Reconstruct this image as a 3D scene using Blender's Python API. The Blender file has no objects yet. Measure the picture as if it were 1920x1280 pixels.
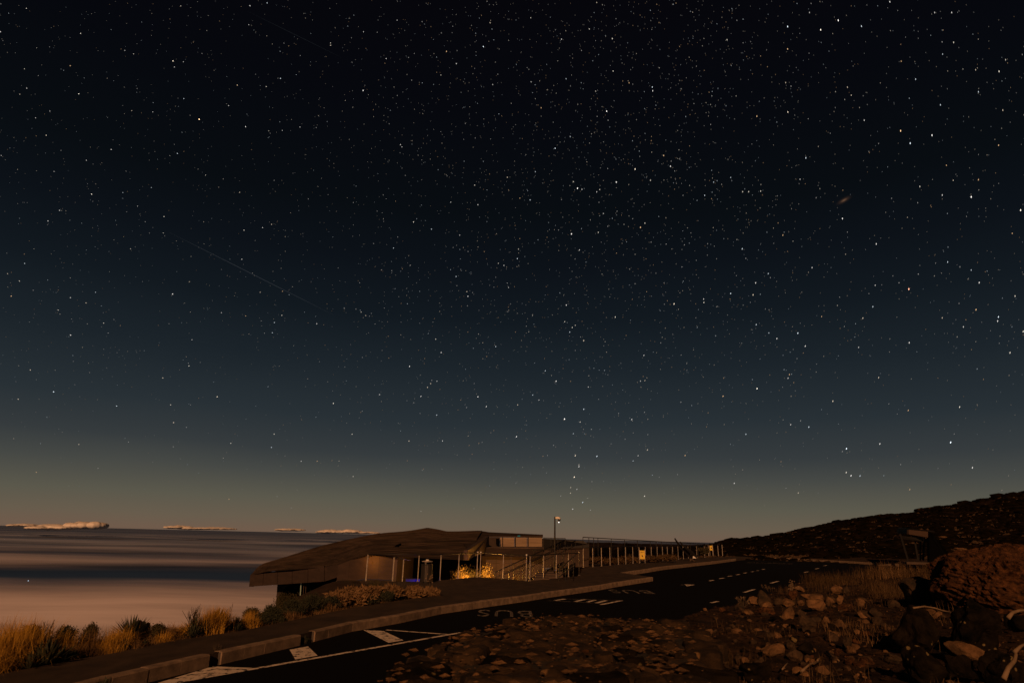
import bpy, bmesh, math, random
import numpy as np
from mathutils import Vector, Matrix, noise
random.seed(11)
R = random.Random(11)
C = bpy.context.scene.collection
# ------------------------------------------------------------------ camera
F = 1200.0; CAMZ = 2.0
PITCH = math.atan(363.0 / F); ROLL = math.radians(1.375)
f0 = Vector((0, math.cos(PITCH), math.sin(PITCH))); u0 = Vector((0, -math.sin(PITCH), math.cos(PITCH))); r0 = Vector((1, 0, 0))
cr = r0 * math.cos(ROLL) + u0 * math.sin(ROLL); cu = u0 * math.cos(ROLL) - r0 * math.sin(ROLL)
EYE = Vector((0, 0, CAMZ))
cd = bpy.data.cameras.new('camera'); cam = bpy.data.objects.new('camera', cd); C.objects.link(cam)
cd.sensor_width = 36; cd.lens = 36 * F / 1920; cd.clip_start = 0.05; cd.clip_end = 500000
cd.dof.use_dof = True; cd.dof.focus_distance = 22; cd.dof.aperture_fstop = 6.3
cam.matrix_world = Matrix(((cr.x, cu.x, -f0.x, 0), (cr.y, cu.y, -f0.y, 0), (cr.z, cu.z, -f0.z, CAMZ), (0, 0, 0, 1)))
bpy.context.scene.camera = cam
sc = bpy.context.scene
sc.view_settings.view_transform = 'Standard'; sc.view_settings.look = 'None'
sc.view_settings.exposure = 0; sc.view_settings.gamma = 1; sc.view_settings.use_curve_mapping = False
# ------------------------------------------------------------------ world: night sky
MOON_EL = 21.0; MOON_AZ = 186.0      # low warm moon behind the camera, a little to the left
def lin(r, g, b):
    f = lambda c: (c / 255 / 12.92) if c / 255 <= .04045 else ((c / 255 + .055) / 1.055) ** 2.4
    return (f(r), f(g), f(b), 1)
W = bpy.data.worlds.new('World'); sc.world = W; W.use_nodes = True
nt = W.node_tree; nt.nodes.clear()
N = nt.nodes.new; L = nt.links.new
out = N('ShaderNodeOutputWorld'); tc = N('ShaderNodeTexCoord'); sp = N('ShaderNodeSeparateXYZ'); L(tc.outputs['Generated'], sp.inputs[0])
nz = N('ShaderNodeTexNoise'); nz.inputs['Scale'].default_value = 1.7; nz.inputs['Detail'].default_value = 2
mpn = N('ShaderNodeMapping'); mpn.inputs['Scale'].default_value = (1, 1, 5); L(tc.outputs['Generated'], mpn.inputs[0]); L(mpn.outputs[0], nz.inputs['Vector'])
ad = N('ShaderNodeMath'); ad.operation = 'MULTIPLY_ADD'; L(nz.outputs['Fac'], ad.inputs[0]); ad.inputs[1].default_value = .03; L(sp.outputs['Z'], ad.inputs[2])
mr = N('ShaderNodeMapRange'); mr.inputs['From Min'].default_value = -.05 + .015; mr.inputs['From Max'].default_value = .75 + .015; L(ad.outputs[0], mr.inputs['Value'])
rp = N('ShaderNodeValToRGB'); L(mr.outputs[0], rp.inputs[0])
stops = [(-.05, (70, 58, 48)), (-.004, (114, 92, 76)), (.015, (106, 94, 78)), (.045, (93, 90, 77)), (.085, (72, 74, 70)), (.119, (55, 60, 62)), (.167, (41, 49, 54)), (.245, (28, 36, 42)), (.32, (18, 25, 31)), (.397, (12, 17, 23)), (.47, (8, 12, 16)), (.596, (6, 7, 12)), (.72, (6, 5, 9))]
el = rp.color_ramp.elements
while len(el) > 1: el.remove(el[0])
for i, (z, c) in enumerate(stops):
    e = el[0] if i == 0 else el.new(1.0)
    e.position = (z + .05) / .8; e.color = lin(*c)
bg = N('ShaderNodeBackground'); L(rp.outputs[0], bg.inputs[0]); bg.inputs[1].default_value = .93
nis = N('ShaderNodeTexSky'); nis.sky_type = 'NISHITA'; nis.sun_disc = False
nis.sun_elevation = math.radians(MOON_EL); nis.sun_rotation = math.radians(MOON_AZ); nis.altitude = 2200
bg2 = N('ShaderNodeBackground'); L(nis.outputs[0], bg2.inputs[0]); bg2.inputs[1].default_value = .0003   # moonlit atmosphere
ads = N('ShaderNodeAddShader'); L(bg.outputs[0], ads.inputs[0]); L(bg2.outputs[0], ads.inputs[1]); L(ads.outputs[0], out.inputs[0])
# ------------------------------------------------------------------ the moon
sl = bpy.data.lights.new('moonlight', 'SUN'); sl.energy = 3.7; sl.angle = math.radians(.6); sl.color = (1, .47, .20)
so = bpy.data.objects.new('moonlight', sl); C.objects.link(so)
az = math.radians(MOON_AZ); ev = math.radians(MOON_EL)
todir = Vector((math.sin(az) * math.cos(ev), math.cos(az) * math.cos(ev), math.sin(ev)))
so.rotation_euler = todir.to_track_quat('Z', 'Y').to_euler()
# ------------------------------------------------------------------ helpers
def ray(px, py):
    d = f0 + cr * ((px - 960) / F) + cu * ((640 - py) / F)
    return d
def P(px, py, Y):                       # point on the sight line at world depth Y
    d = ray(px, py); return EYE + d * (Y / d.y)
def sstep(a, b, x):
    t = np.clip((x - a) / (b - a), 0, 1); return t * t * (3 - 2 * t)
def zr(Y): return 0.32 * sstep(26, 40, Y)
def G(px, py, dz=0.0, fn=None):         # where the sight line meets the road surface raised by dz
    d = ray(px, py); lo, hi = .3, 400.
    fn = fn or (lambda X, Y: float(zr(Y)) + dz)
    for Y in np.geomspace(.5, 400, 400):
        q = EYE + d * (Y / d.y)
        if q.z < fn(q.x, q.y): hi = Y; break
        lo = Y
    for _ in range(30):
        m = (lo + hi) / 2; q = EYE + d * (m / d.y)
        if q.z < fn(q.x, q.y): hi = m
        else: lo = m
    return EYE + d * (hi / d.y)
def tag(o, label=None, cat=None, group=None, kind=None):
    if label: o['label'] = label
    if cat: o['category'] = cat
    if group: o['group'] = group
    if kind: o['kind'] = kind
    return o
def mesh(name, V, Fc, mat=None, parent=None, smooth=False, loc=None):
    me = bpy.data.meshes.new(name); me.from_pydata([tuple(v) for v in V], [], [tuple(f) for f in Fc]); me.update()
    if smooth: me.polygons.foreach_set('use_smooth', [True] * len(me.polygons))
    if mat: me.materials.append(mat)
    return link(name, me, parent, loc)
def link(name, me, parent=None, loc=None):
    o = bpy.data.objects.new(name, me); C.objects.link(o)
    if loc is not None: o.location = loc
    if parent: o.parent = parent
    return o
def empty(name, loc=(0, 0, 0)):
    o = bpy.data.objects.new(name, None); o.location = loc; C.objects.link(o); return o
class MB:
    def __init__(s): s.v = []; s.f = []
    def add(s, V, Fc):
        n = len(s.v); s.v += [Vector(v) for v in V]; s.f += [[i + n for i in f] for f in Fc]; return s
    def box(s, a, b, rot=None, c=None):
        a = Vector(a); b = Vector(b)
        V = [Vector((x, y, z)) for x in (a.x, b.x) for y in (a.y, b.y) for z in (a.z, b.z)]
        return s.add(V, [(0, 1, 3, 2), (4, 6, 7, 5), (0, 4, 5, 1), (2, 3, 7, 6), (0, 2, 6, 4), (1, 5, 7, 3)])
    def tube(s, pts, r, n=6, cap=True):
        pts = [Vector(p) for p in pts]; V = []; Fc = []
        rs = r if isinstance(r, (list, tuple)) else [r] * len(pts)
        for i, p in enumerate(pts):
            t = (pts[min(i + 1, len(pts) - 1)] - pts[max(i - 1, 0)]).normalized()
            a = t.cross(Vector((0, 0, 1)));
            if a.length < 1e-3: a = t.cross(Vector((0, 1, 0)))
            a.normalize(); b = t.cross(a)
            for k in range(n):
                th = 2 * math.pi * k / n; V.append(p + (a * math.cos(th) + b * math.sin(th)) * rs[i])
        for i in range(len(pts) - 1):
            for k in range(n):
                Fc.append((i * n + k, i * n + (k + 1) % n, (i + 1) * n + (k + 1) % n, (i + 1) * n + k))
        if cap: Fc.append(tuple(range(n))[::-1]); Fc.append(tuple((len(pts) - 1) * n + k for k in range(n)))
        return s.add(V, Fc)
    def prism(s, poly, off):            # polygon (3D points) extruded by a vector
        poly = [Vector(p) for p in poly]; off = Vector(off); n = len(poly)
        return s.add(poly + [p + off for p in poly], [tuple(range(n)), tuple(range(2 * n - 1, n - 1, -1))] + [(i, i + n, (i + 1) % n + n, (i + 1) % n) for i in range(n)])
    def build(s, name, mat, parent=None, smooth=False, loc=None):
        V = s.v
        if parent is not None and parent.type == 'EMPTY' and loc is None and parent.get('_w'):
            V = [v - parent.location for v in V]
        return mesh(name, V, s.f, mat, parent, smooth, loc)
def thing(name, label, cat, loc, group=None):
    o = empty(name, loc); tag(o, label, cat, group); o['_w'] = 1; return o
# ------------------------------------------------------------------ materials
def material(name, col, rough=.85, metal=0., var=None, scale=6., bump=0., bscale=30., stretch=(1, 1, 1), spots=None, detail=6, spec=.3):
    kf = .64; col = tuple(c * kf for c in col); var = tuple(c * kf for c in var) if var else None; spots = (tuple(c * kf for c in spots[0]),) + spots[1:] if spots else None
    m = bpy.data.materials.new(name); m.use_nodes = True; t = m.node_tree; b = t.nodes['Principled BSDF']
    b.inputs['Base Color'].default_value = (*col, 1); b.inputs['Roughness'].default_value = rough; b.inputs['Metallic'].default_value = metal
    b.inputs['Specular IOR Level'].default_value = spec
    tcn = t.nodes.new('ShaderNodeTexCoord'); mp = t.nodes.new('ShaderNodeMapping'); mp.inputs['Scale'].default_value = stretch
    g = t.nodes.new('ShaderNodeNewGeometry'); t.links.new(g.outputs['Position'], mp.inputs[0])
    if var:
        n = t.nodes.new('ShaderNodeTexNoise'); n.inputs['Scale'].default_value = scale; n.inputs['Detail'].default_value = detail; n.inputs['Roughness'].default_value = .65
        t.links.new(mp.outputs[0], n.inputs['Vector'])
        r = t.nodes.new('ShaderNodeValToRGB'); r.color_ramp.elements[0].position = .35; r.color_ramp.elements[1].position = .65
        r.color_ramp.elements[0].color = (*col, 1); r.color_ramp.elements[1].color = (*var, 1)
        t.links.new(n.outputs['Fac'], r.inputs[0]); last = r.outputs[0]
        if spots:
            v = t.nodes.new('ShaderNodeTexVoronoi'); v.inputs['Scale'].default_value = spots[1]; t.links.new(mp.outputs[0], v.inputs['Vector'])
            r2 = t.nodes.new('ShaderNodeValToRGB'); r2.color_ramp.elements[0].position = spots[2]; r2.color_ramp.elements[1].position = spots[2] + .06
            r2.color_ramp.elements[0].color = (1, 1, 1, 1); r2.color_ramp.elements[1].color = (0, 0, 0, 1)
            n3 = t.nodes.new('ShaderNodeTexNoise'); n3.inputs['Scale'].default_value = spots[1] * .45; n3.inputs['Detail'].default_value = 5; t.links.new(mp.outputs[0], n3.inputs['Vector'])
            q3 = t.nodes.new('ShaderNodeMath'); q3.operation = 'MULTIPLY_ADD'; t.links.new(n3.outputs['Fac'], q3.inputs[0]); q3.inputs[1].default_value = 1.3; t.links.new(v.outputs['Distance'], q3.inputs[2])
            q4 = t.nodes.new('ShaderNodeMath'); q4.operation = 'SUBTRACT'; t.links.new(q3.outputs[0], q4.inputs[0]); q4.inputs[1].default_value = .5
            t.links.new(q4.outputs[0], r2.inputs[0])
            mx = t.nodes.new('ShaderNodeMix'); mx.data_type = 'RGBA'; t.links.new(r2.outputs[0], mx.inputs[0]); t.links.new(last, mx.inputs[6]); mx.inputs[7].default_value = (*spots[0], 1)
            last = mx.outputs[2]
        t.links.new(last, b.inputs['Base Color'])
    if bump:
        n2 = t.nodes.new('ShaderNodeTexNoise'); n2.inputs['Scale'].default_value = bscale; n2.inputs['Detail'].default_value = 8; n2.inputs['Roughness'].default_value = .7
        t.links.new(mp.outputs[0], n2.inputs['Vector'])
        bp = t.nodes.new('ShaderNodeBump'); bp.inputs['Strength'].default_value = 1; bp.inputs['Distance'].default_value = bump
        t.links.new(n2.outputs['Fac'], bp.inputs['Height']); t.links.new(bp.outputs[0], b.inputs['Normal'])
    return m
def emis(name, col, st):
    m = bpy.data.materials.new(name); m.use_nodes = True; t = m.node_tree; t.nodes.clear()
    e = t.nodes.new('ShaderNodeEmission'); e.inputs[0].default_value = (*col, 1); e.inputs[1].default_value = st
    o = t.nodes.new('ShaderNodeOutputMaterial'); t.links.new(e.outputs[0], o.inputs[0])
    return m
M = {}
M['asphalt'] = material('asphalt', (.0028, .0028, .0032), .95, var=(.0048, .0045, .0045), scale=40, bump=.004, bscale=120, spec=.04)
M['sidewalk'] = material('sidewalk', (.024, .017, .013), .92, var=(.056, .038, .027), scale=2.2, bump=.006, bscale=60, stretch=(1, .6, 1), spec=.15)
M['kerb'] = material('kerb_concrete', (.12, .083, .058), .9, var=(.25, .175, .12), scale=5, bump=.006, bscale=50)
M['kerb_dark'] = material('kerb_bed', (.04, .034, .03), .9, var=(.06, .05, .045), scale=5)
M['paint'] = material('road_paint', (.62, .53, .46), .8, var=(.75, .66, .56), scale=8, bump=.002, bscale=80)
M['faded'] = material('faded_paint', (.12, .10, .08), .85, var=(.30, .25, .20), scale=8, bump=.002, bscale=80)
M['soil'] = material('soil', (.018, .012, .008), .95, var=(.045, .026, .016), scale=2.2, bump=.03, bscale=25, spec=.1)
M['rubble'] = material('rubble_soil', (.007, .005, .0035), .95, var=(.050, .027, .014), scale=3.2, bump=.03, bscale=38, spec=.1)
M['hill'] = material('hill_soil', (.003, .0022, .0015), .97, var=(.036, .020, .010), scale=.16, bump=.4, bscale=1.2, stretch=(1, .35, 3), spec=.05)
M['rock'] = material('lava_rock', (.014, .010, .006), .9, var=(.075, .043, .022), scale=6, bump=.02, bscale=35, spec=.2)
M['rock_tan'] = material('tan_rock', (.045, .025, .012), .9, var=(.20, .105, .044), scale=6, bump=.014, bscale=45, spec=.2)
M['rock_dark'] = material('dark_rock', (.002, .002, .002), .95, var=(.016, .012, .008), scale=7, bump=.02, bscale=30, spots=((.15, .11, .05), 14, .17), spec=.03)
M['rock_red'] = material('red_scoria', (.012, .007, .005), .96, var=(.125, .053, .021), scale=14, bump=.04, bscale=32, spec=.1)
M['wallstone'] = material('wall_stone', (.002, .0017, .0013), .96, var=(.062, .036, .018), scale=8, bump=.03, bscale=26, stretch=(.7, 1.8, 1), spots=((.18, .10, .04), 10, .12), spec=.15)  # pale flecks in the colour stand for lit facets on dark stone
M['mortar'] = material('wall_mortar', (.003, .0025, .002), .95, var=(.020, .012, .007), scale=12, bump=.02, bscale=40)
M['roof'] = material('roof_stone', (.018, .013, .010), .92, var=(.056, .038, .028), scale=.9, bump=.05, bscale=3.2, stretch=(.35, 1, 6), spec=.1)
M['facade'] = material('facade_panel', (.024, .014, .010), .85, var=(.042, .025, .018), scale=1.5, bump=.004, bscale=12, stretch=(1, 1, 4))
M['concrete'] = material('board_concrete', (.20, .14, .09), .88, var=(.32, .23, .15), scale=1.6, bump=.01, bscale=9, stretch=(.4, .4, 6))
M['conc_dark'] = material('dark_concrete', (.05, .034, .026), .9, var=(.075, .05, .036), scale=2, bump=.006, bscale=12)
M['steel'] = material('steel', (.27, .22, .19), .5, metal=.25, var=(.46, .42, .38), scale=9)
M['steel_dark'] = material('dark_steel', (.018, .016, .015), .6, metal=.3)
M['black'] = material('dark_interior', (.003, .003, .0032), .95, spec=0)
M['glass'] = material('glass_edge', (.5, .7, .65), .15, metal=.5)
M['white'] = material('white_metal', (.75, .72, .68), .5)
M['gold_grass'] = material('golden_grass', (.32, .165, .018), .8, var=(.55, .31, .045), scale=3, spec=.15)
M['dry_grass'] = material('dry_grass', (.13, .075, .032), .85, var=(.22, .13, .06), scale=3, spec=.15)
M['brown_grass'] = material('brown_grass', (.035, .022, .010), .9, var=(.11, .066, .03), scale=2, spec=.1)
M['leaf_dark'] = material('dark_leaf', (.018, .022, .012), .7, var=(.035, .038, .018), scale=6, spec=.25)
M['leaf_mid'] = material('shrub_leaf', (.038, .034, .014), .8, var=(.065, .052, .022), scale=3, spec=.15)
M['twig'] = material('dry_twig', (.12, .08, .045), .85, var=(.22, .15, .09), scale=8)
M['twig_dark'] = material('dark_twig', (.05, .035, .022), .9)
M['shrub_lit'] = material('lit_broom_leaf', (.30, .20, .035), .8, var=(.32, .22, .06), scale=4)  # leaf colour brightened to add to the glow of the lit bushes
M['yellow'] = material('yellow_sign', (.72, .50, .04), .6)
M['ink'] = material('sign_ink', (.02, .018, .015), .7)
M['tin'] = material('bin_metal', (.12, .10, .09), .35, metal=.8)
M['timber'] = material('shelter_timber', (.09, .055, .038), .85, var=(.13, .08, .055), scale=6, stretch=(6, 6, 1))
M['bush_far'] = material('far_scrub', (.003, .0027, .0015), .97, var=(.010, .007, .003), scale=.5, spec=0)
# worn paint: flakes through to asphalt
def wear(m, amt):
    t = m.node_tree; b = t.nodes['Principled BSDF']; g = t.nodes.new('ShaderNodeNewGeometry')
    n = t.nodes.new('ShaderNodeTexNoise'); n.inputs['Scale'].default_value = 7; n.inputs['Detail'].default_value = 9; n.inputs['Roughness'].default_value = .75
    t.links.new(g.outputs['Position'], n.inputs['Vector'])
    r = t.nodes.new('ShaderNodeValToRGB'); r.color_ramp.elements[0].position = amt - .02; r.color_ramp.elements[1].position = amt + .02
    t.links.new(n.outputs['Fac'], r.inputs[0]); src = b.inputs['Base Color'].links[0].from_socket
    mx = t.nodes.new('ShaderNodeMix'); mx.data_type = 'RGBA'; t.links.new(r.outputs[0], mx.inputs[0]); mx.inputs[6].default_value = (.007, .007, .008, 1); t.links.new(src, mx.inputs[7])
    t.links.new(mx.outputs[2], b.inputs['Base Color'])
wear(M['paint'], .45); wear(M['faded'], .50)
# ------------------------------------------------------------------ plan curves (unprojected once on the real surfaces)
KH = .18
Kp = [(40, 1312), (211, 1267), (395, 1226), (417, 1221), (565, 1189), (661, 1166), (750, 1152), (828, 1136.5), (924, 1123.5), (984, 1116), (1034, 1108.5), (1092, 1101), (1160, 1090.5), (1224, 1081)]
K = [G(x, y, KH).xy for x, y in Kp]
K2p = [(1168, 1073), (1218, 1065.5), (1278, 1058), (1337, 1052), (1380, 1046.8)]
K2 = [G(x, y, KH).xy for x, y in K2p]
K3p = [(1420, 1043.5), (1500, 1046.5), (1600, 1052), (1680, 1056.5), (1743, 1060)]
K3 = [G(x, y, KH).xy for x, y in K3p]
Sp = [(0, 1262), (108, 1240), (206, 1224), (323, 1200), (455, 1180.6), (592, 1152), (663, 1137.5), (747, 1125), (826, 1114)]
S = [G(x, y, KH).xy for x, y in Sp]
S = [S[0] + (S[0] - S[1]).normalized() * 5] + S
RLp = [(783, 1089.5), (824.7, 1087), (859, 1084), (894, 1081), (900, 1081), (943, 1084), (986.5, 1088), (993.4, 1088), (1018.8, 1085.4), (1043, 1083), (1066, 1080.7), (1086, 1078.4)]
RL = [G(x, y, KH).xy for x, y in RLp]
RL2p = [(1093.8, 1063), (1111.6, 1062), (1128, 1060.5), (1144, 1059), (1159.4, 1057.6), (1173.5, 1056.5), (1187, 1055.6), (1199, 1055), (1210.7, 1053.4), (1222, 1052.4), (1233, 1051.4), (1243, 1050.6), (1252, 1049.8), (1262, 1049), (1272, 1048), (1281.6, 1047.2), (1291, 1046.5), (1307, 1045.5), (1321.6, 1044.5)]
RL2 = [G(x, y, KH).xy for x, y in RL2p]
Ep = [(1240, 1150), (1275, 1142), (1340, 1133), (1420, 1108), (1500, 1085), (1600, 1071)]
E = [G(x, y, 0, lambda X, Y: .9).xy for x, y in Ep]
E = [Vector((.2, -6)), Vector((.3, .8)), Vector((.98, 4.2)), Vector((1.5, 6.2))] + E + [Vector((22, 33)), K3[-1] + Vector((1.5, 0))]
def V2(l): return [Vector((p[0], p[1])) for p in l]
k0 = K[0] + (K[0] - K[1]).normalized() * 6
ROAD = V2([k0] + K + K2 + K3 + E[::-1] + [Vector((-6, -6))])
PLAZA = V2([k0] + K + K2 + K3[:1] + [G(1400, 1040.5, KH).xy] + RL2[::-1] + RL[::-1] + [RL[0] + Vector((-2.2, -.3))] + S[::-1])
CY0 = RL[0] + Vector((-.9, .2))
COURT = V2([CY0] + [p + Vector((0, .12)) for p in RL] + [RL2[0] + Vector((-.15, 0)), Vector((4.5, 37)), Vector((3, 48)), Vector((-9, 48)), Vector((-9, 33))])
def seg_arr(poly, closed=True):
    p = np.array([[q.x, q.y] for q in poly]); q = np.roll(p, -1, 0) if closed else p[1:]
    return (p if closed else p[:-1]), q
def dist(poly, X, Y, closed=True):
    a, b = seg_arr(poly, closed); d = np.full(X.shape, 1e9)
    for i in range(len(a)):
        e = b[i] - a[i]; l = e @ e + 1e-12
        t = np.clip(((X - a[i, 0]) * e[0] + (Y - a[i, 1]) * e[1]) / l, 0, 1)
        d = np.minimum(d, np.hypot(X - a[i, 0] - t * e[0], Y - a[i, 1] - t * e[1]))
    return d
def inside(poly, X, Y):
    a, b = seg_arr(poly); r = np.zeros(X.shape, bool)
    for i in range(len(a)):
        c = (a[i, 1] > Y) != (b[i, 1] > Y)
        with np.errstate(divide='ignore', invalid='ignore'):
            xi = a[i, 0] + (Y - a[i, 1]) * (b[i, 0] - a[i, 0]) / (b[i, 1] - a[i, 1] + 1e-15)
        r ^= c & (X < xi)
    return r
def hn(x, y, s=0):                     # cheap smooth noise, numpy
    r = np.zeros(np.broadcast(x, y).shape)
    rs = np.random.RandomState(s)
    for k in range(7):
        a = rs.uniform(0, 6.28); fr = rs.uniform(.6, 1.6); ph = rs.uniform(0, 6.28, 2)
        r = r + np.sin((x * math.cos(a) + y * math.sin(a)) * fr + ph[0] + 1.3 * np.sin((x * -math.sin(a) + y * math.cos(a)) * fr * .7 + ph[1]))
    return r / 7
HILLP = [(1060, 1042), (1150, 1040), (1250, 1036), (1300, 1029), (1340, 1021), (1380, 1014), (1440, 1007.5), (1477, 1000), (1527, 990), (1600, 976), (1665, 967), (1715, 964), (1742, 954), (1790, 950), (1865, 937), (1890, 931), (1920, 927), (2100, 890), (2500, 850)]
HY = 150.
hp = [P(x, y, HY) for x, y in HILLP]; hx = np.array([p.x for p in hp]); hz = np.array([p.z for p in hp])
def ridge(X): return np.interp(X, hx, hz)
def H(X, Y):
    X = np.asarray(X, float); Y = np.asarray(Y, float)
    zz = zr(Y)
    inr = inside(ROAD, X, Y); inp = inside(PLAZA, X, Y); inc = inside(COURT, X, Y)
    kx = np.interp(Y, [p[1] for p in K + K2], [p[0] for p in K + K2])
    left = np.where(Y < 62, X < kx, X / np.maximum(Y, 1) < .31)
    # right-hand terrace and slope
    dr = dist(ROAD, X, Y)
    top = .9 - .55 * sstep(27, 46, Y)
    edge = sstep(0, .35, dr)
    right = zz - .06 + (top - zz + .06) * edge + .075 * np.minimum(dr, 12) * sstep(0, 3, dr) + .05 * hn(X * 1.1, Y * 1.1, 3) * edge
    # hill: rises to the ridge at HY and drops behind it
    Xr = X * HY / np.maximum(Y, 20.)
    hh = ridge(Xr)
    t = np.clip((Y - 58) / (HY - 58), 0, 1); prof = t ** 1.15
    hill = hh * prof * (1 - .9 * sstep(HY, HY + 60, Y)) + .5 * hn(X * .12, Y * .12, 5) * t * sstep(.3, 2., hh)
    right = np.where(Y > 46, np.maximum(right * (1 - sstep(46, 70, Y)) + (.4) * sstep(46, 70, Y) + hill, right * 0 - 5), right)
    right = np.where((Y < 62) & (dr > 12), right + .02 * (dr - 12), right)
    # left-hand bank falling towards the clouds
    dp = dist(PLAZA, X, Y)
    w = sstep(.02, .13, X / np.maximum(Y, 1)) * sstep(28, 36, Y)
    lf = zz + .13 - .46 * np.maximum(0, dp - 1.1) + .03 * hn(X * .9, Y * .9, 4) * sstep(.3, 1, dp)
    lf = lf - .25 * np.maximum(0, dp - 14)
    lf2 = zz + .1 - .02 * dp + .06 * hn(X * .7, Y * .7, 6) - .3 * np.maximum(0, dp - 22)
    lft = lf * (1 - w) + lf2 * w
    right = np.where(Y > 50, np.minimum(right, .2 + 40 * np.clip(X / np.maximum(Y, 1) - .29, 0, 9)), right)
    wr = np.where(Y < 62, np.where(left, 0., 1.), sstep(.04, .12, X / np.maximum(Y, 1)))
    z = lft * (1 - wr) + right * wr
    z = np.where(inp, zz - .06, z)
    z = np.where(inr, zz - .06, z)
    z = np.where(inc & ~inp, -1.7, z)
    return z
def H1(x, y): return float(H(np.array([x]), np.array([y]))[0])
def GT(px, py):                         # where the sight line meets the terrain
    d = ray(px, py); Ys = np.geomspace(1.2, 220, 500); pts = np.array([[d.x, d.y, d.z]]) * (Ys / d.y)[:, None] + np.array([[0, 0, CAMZ]])
    h = H(pts[:, 0], pts[:, 1]); i = np.argmax(pts[:, 2] < h)
    if pts[i, 2] >= h[i]: i = len(Ys) - 1
    return Vector((pts[i, 0], pts[i, 1], h[i]))
def grid(name, x0, x1, nx, y0, y1, ny, mat, extra=None, skip=None, geo=False):
    xs = np.linspace(x0, x1, nx); ys = np.geomspace(y0, y1, ny) if geo else np.linspace(y0, y1, ny)
    X, Y = np.meshgrid(xs, ys); Z = H(X, Y)
    if extra is not None: Z = Z + extra(X, Y)
    V = np.stack([X, Y, Z], -1).reshape(-1, 3)
    idx = np.arange(nx * ny).reshape(ny, nx)
    q = np.stack([idx[:-1, :-1], idx[:-1, 1:], idx[1:, 1:], idx[1:, :-1]], -1).reshape(-1, 4)
    if skip is not None:
        cx = V[q].mean(1); q = q[~skip(cx[:, 0], cx[:, 1])]
    o = mesh(name, V.tolist(), q.tolist(), mat, smooth=True); tag(o, kind='structure'); return o
NEARX, NEARY = (.2, 15.), (1.2, 24.)
grid('ground', -46, 60, 300, -6, 74, 260, M['soil'], skip=lambda x, y: (x > NEARX[0] + .3) & (x < NEARX[1] - .3) & (y > NEARY[0] + .3) & (y < NEARY[1] - .3))
def rub(X, Y):
    out = dist(ROAD, X, Y) * (~inside(ROAD, X, Y))
    k = sstep(.1, .6, out)
    return k * (.035 * hn(X * 5, Y * 5, 8) + .02 * hn(X * 13, Y * 13, 9) + .012 * hn(X * 31, Y * 31, 10)) + .004
grid('rubble_slope', NEARX[0], NEARX[1], 330, NEARY[0], NEARY[1], 430, M['rubble'], extra=rub)
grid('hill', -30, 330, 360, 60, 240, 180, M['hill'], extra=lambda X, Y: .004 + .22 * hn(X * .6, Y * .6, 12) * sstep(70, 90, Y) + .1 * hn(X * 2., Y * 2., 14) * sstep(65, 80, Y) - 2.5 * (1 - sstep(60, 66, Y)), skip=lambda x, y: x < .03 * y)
# ------------------------------------------------------------------ road, sidewalk, kerb, markings
def polymesh(name, poly, zf, mat, skirt=0):
    from mathutils.geometry import tessellate_polygon
    tri = tessellate_polygon([[Vector((p.x, p.y, 0)) for p in poly]])
    bm = bmesh.new(); vs = [bm.verts.new((p.x, p.y, 0)) for p in poly]
    for t in tri:
        try: bm.faces.new([vs[i] for i in t])
        except ValueError: pass
    for Y in list(range(26, 42, 1)):
        bmesh.ops.bisect_plane(bm, geom=bm.verts[:] + bm.edges[:] + bm.faces[:], plane_co=(0, Y, 0), plane_no=(0, 1, 0))
    for v in bm.verts: v.co.z = zf(v.co.y)
    bmesh.ops.recalc_face_normals(bm, faces=bm.faces)
    for f in bm.faces:
        if f.normal.z < 0: f.normal_flip()
    if skirt:
        ed = [e for e in bm.edges if e.is_boundary]; r = bmesh.ops.extrude_edge_only(bm, edges=ed)
        for v in r['geom']:
            if isinstance(v, bmesh.types.BMVert): v.co.z -= skirt
    me = bpy.data.meshes.new(name); bm.to_mesh(me); bm.free(); me.materials.append(mat)
    return link(name, me)
road = tag(polymesh('road', ROAD, lambda Y: float(zr(Y)), M['asphalt']), kind='structure')
def inset(pts, d=.07):
    pts = [Vector((p[0], p[1])) for p in pts]; o = []
    for i, p in enumerate(pts):
        t_ = (pts[min(i + 1, len(pts) - 1)] - pts[max(i - 1, 0)]).normalized(); o.append(p + Vector((-t_.y, t_.x)) * d)
    return o
WALK = V2(inset([k0] + K) + inset(K2) + [Vector(K3[0][:]) + Vector((-.1, .1))] + [G(1400, 1040.5, KH).xy] + RL2[::-1] + RL[::-1] + [RL[0] + Vector((-2.2, -.3))] + S[::-1])
walk = tag(polymesh('sidewalk', WALK, lambda Y: float(zr(Y)) + KH - .006, M['sidewalk'], skirt=.9), kind='structure')
kerb = MB()
def kerbline(pts, gaps=(), side=-1):
    pts = [Vector((p[0], p[1])) for p in pts]; st = []
    for a, b in zip(pts[:-1], pts[1:]):
        n = max(1, round((b - a).length / (.5 if a.y < 22 else .8)))
        for i in range(n): st.append((a.lerp(b, i / n), a.lerp(b, (i + 1) / n)))
    return st
kd = MB()
allst = []
for pts in ([k0] + K, K2, K3): allst += kerbline(pts)
gapc = [G(406, 1223.5, KH).xy, G(569, 1188.5, KH).xy]
kerbo = None
stones = []
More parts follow.
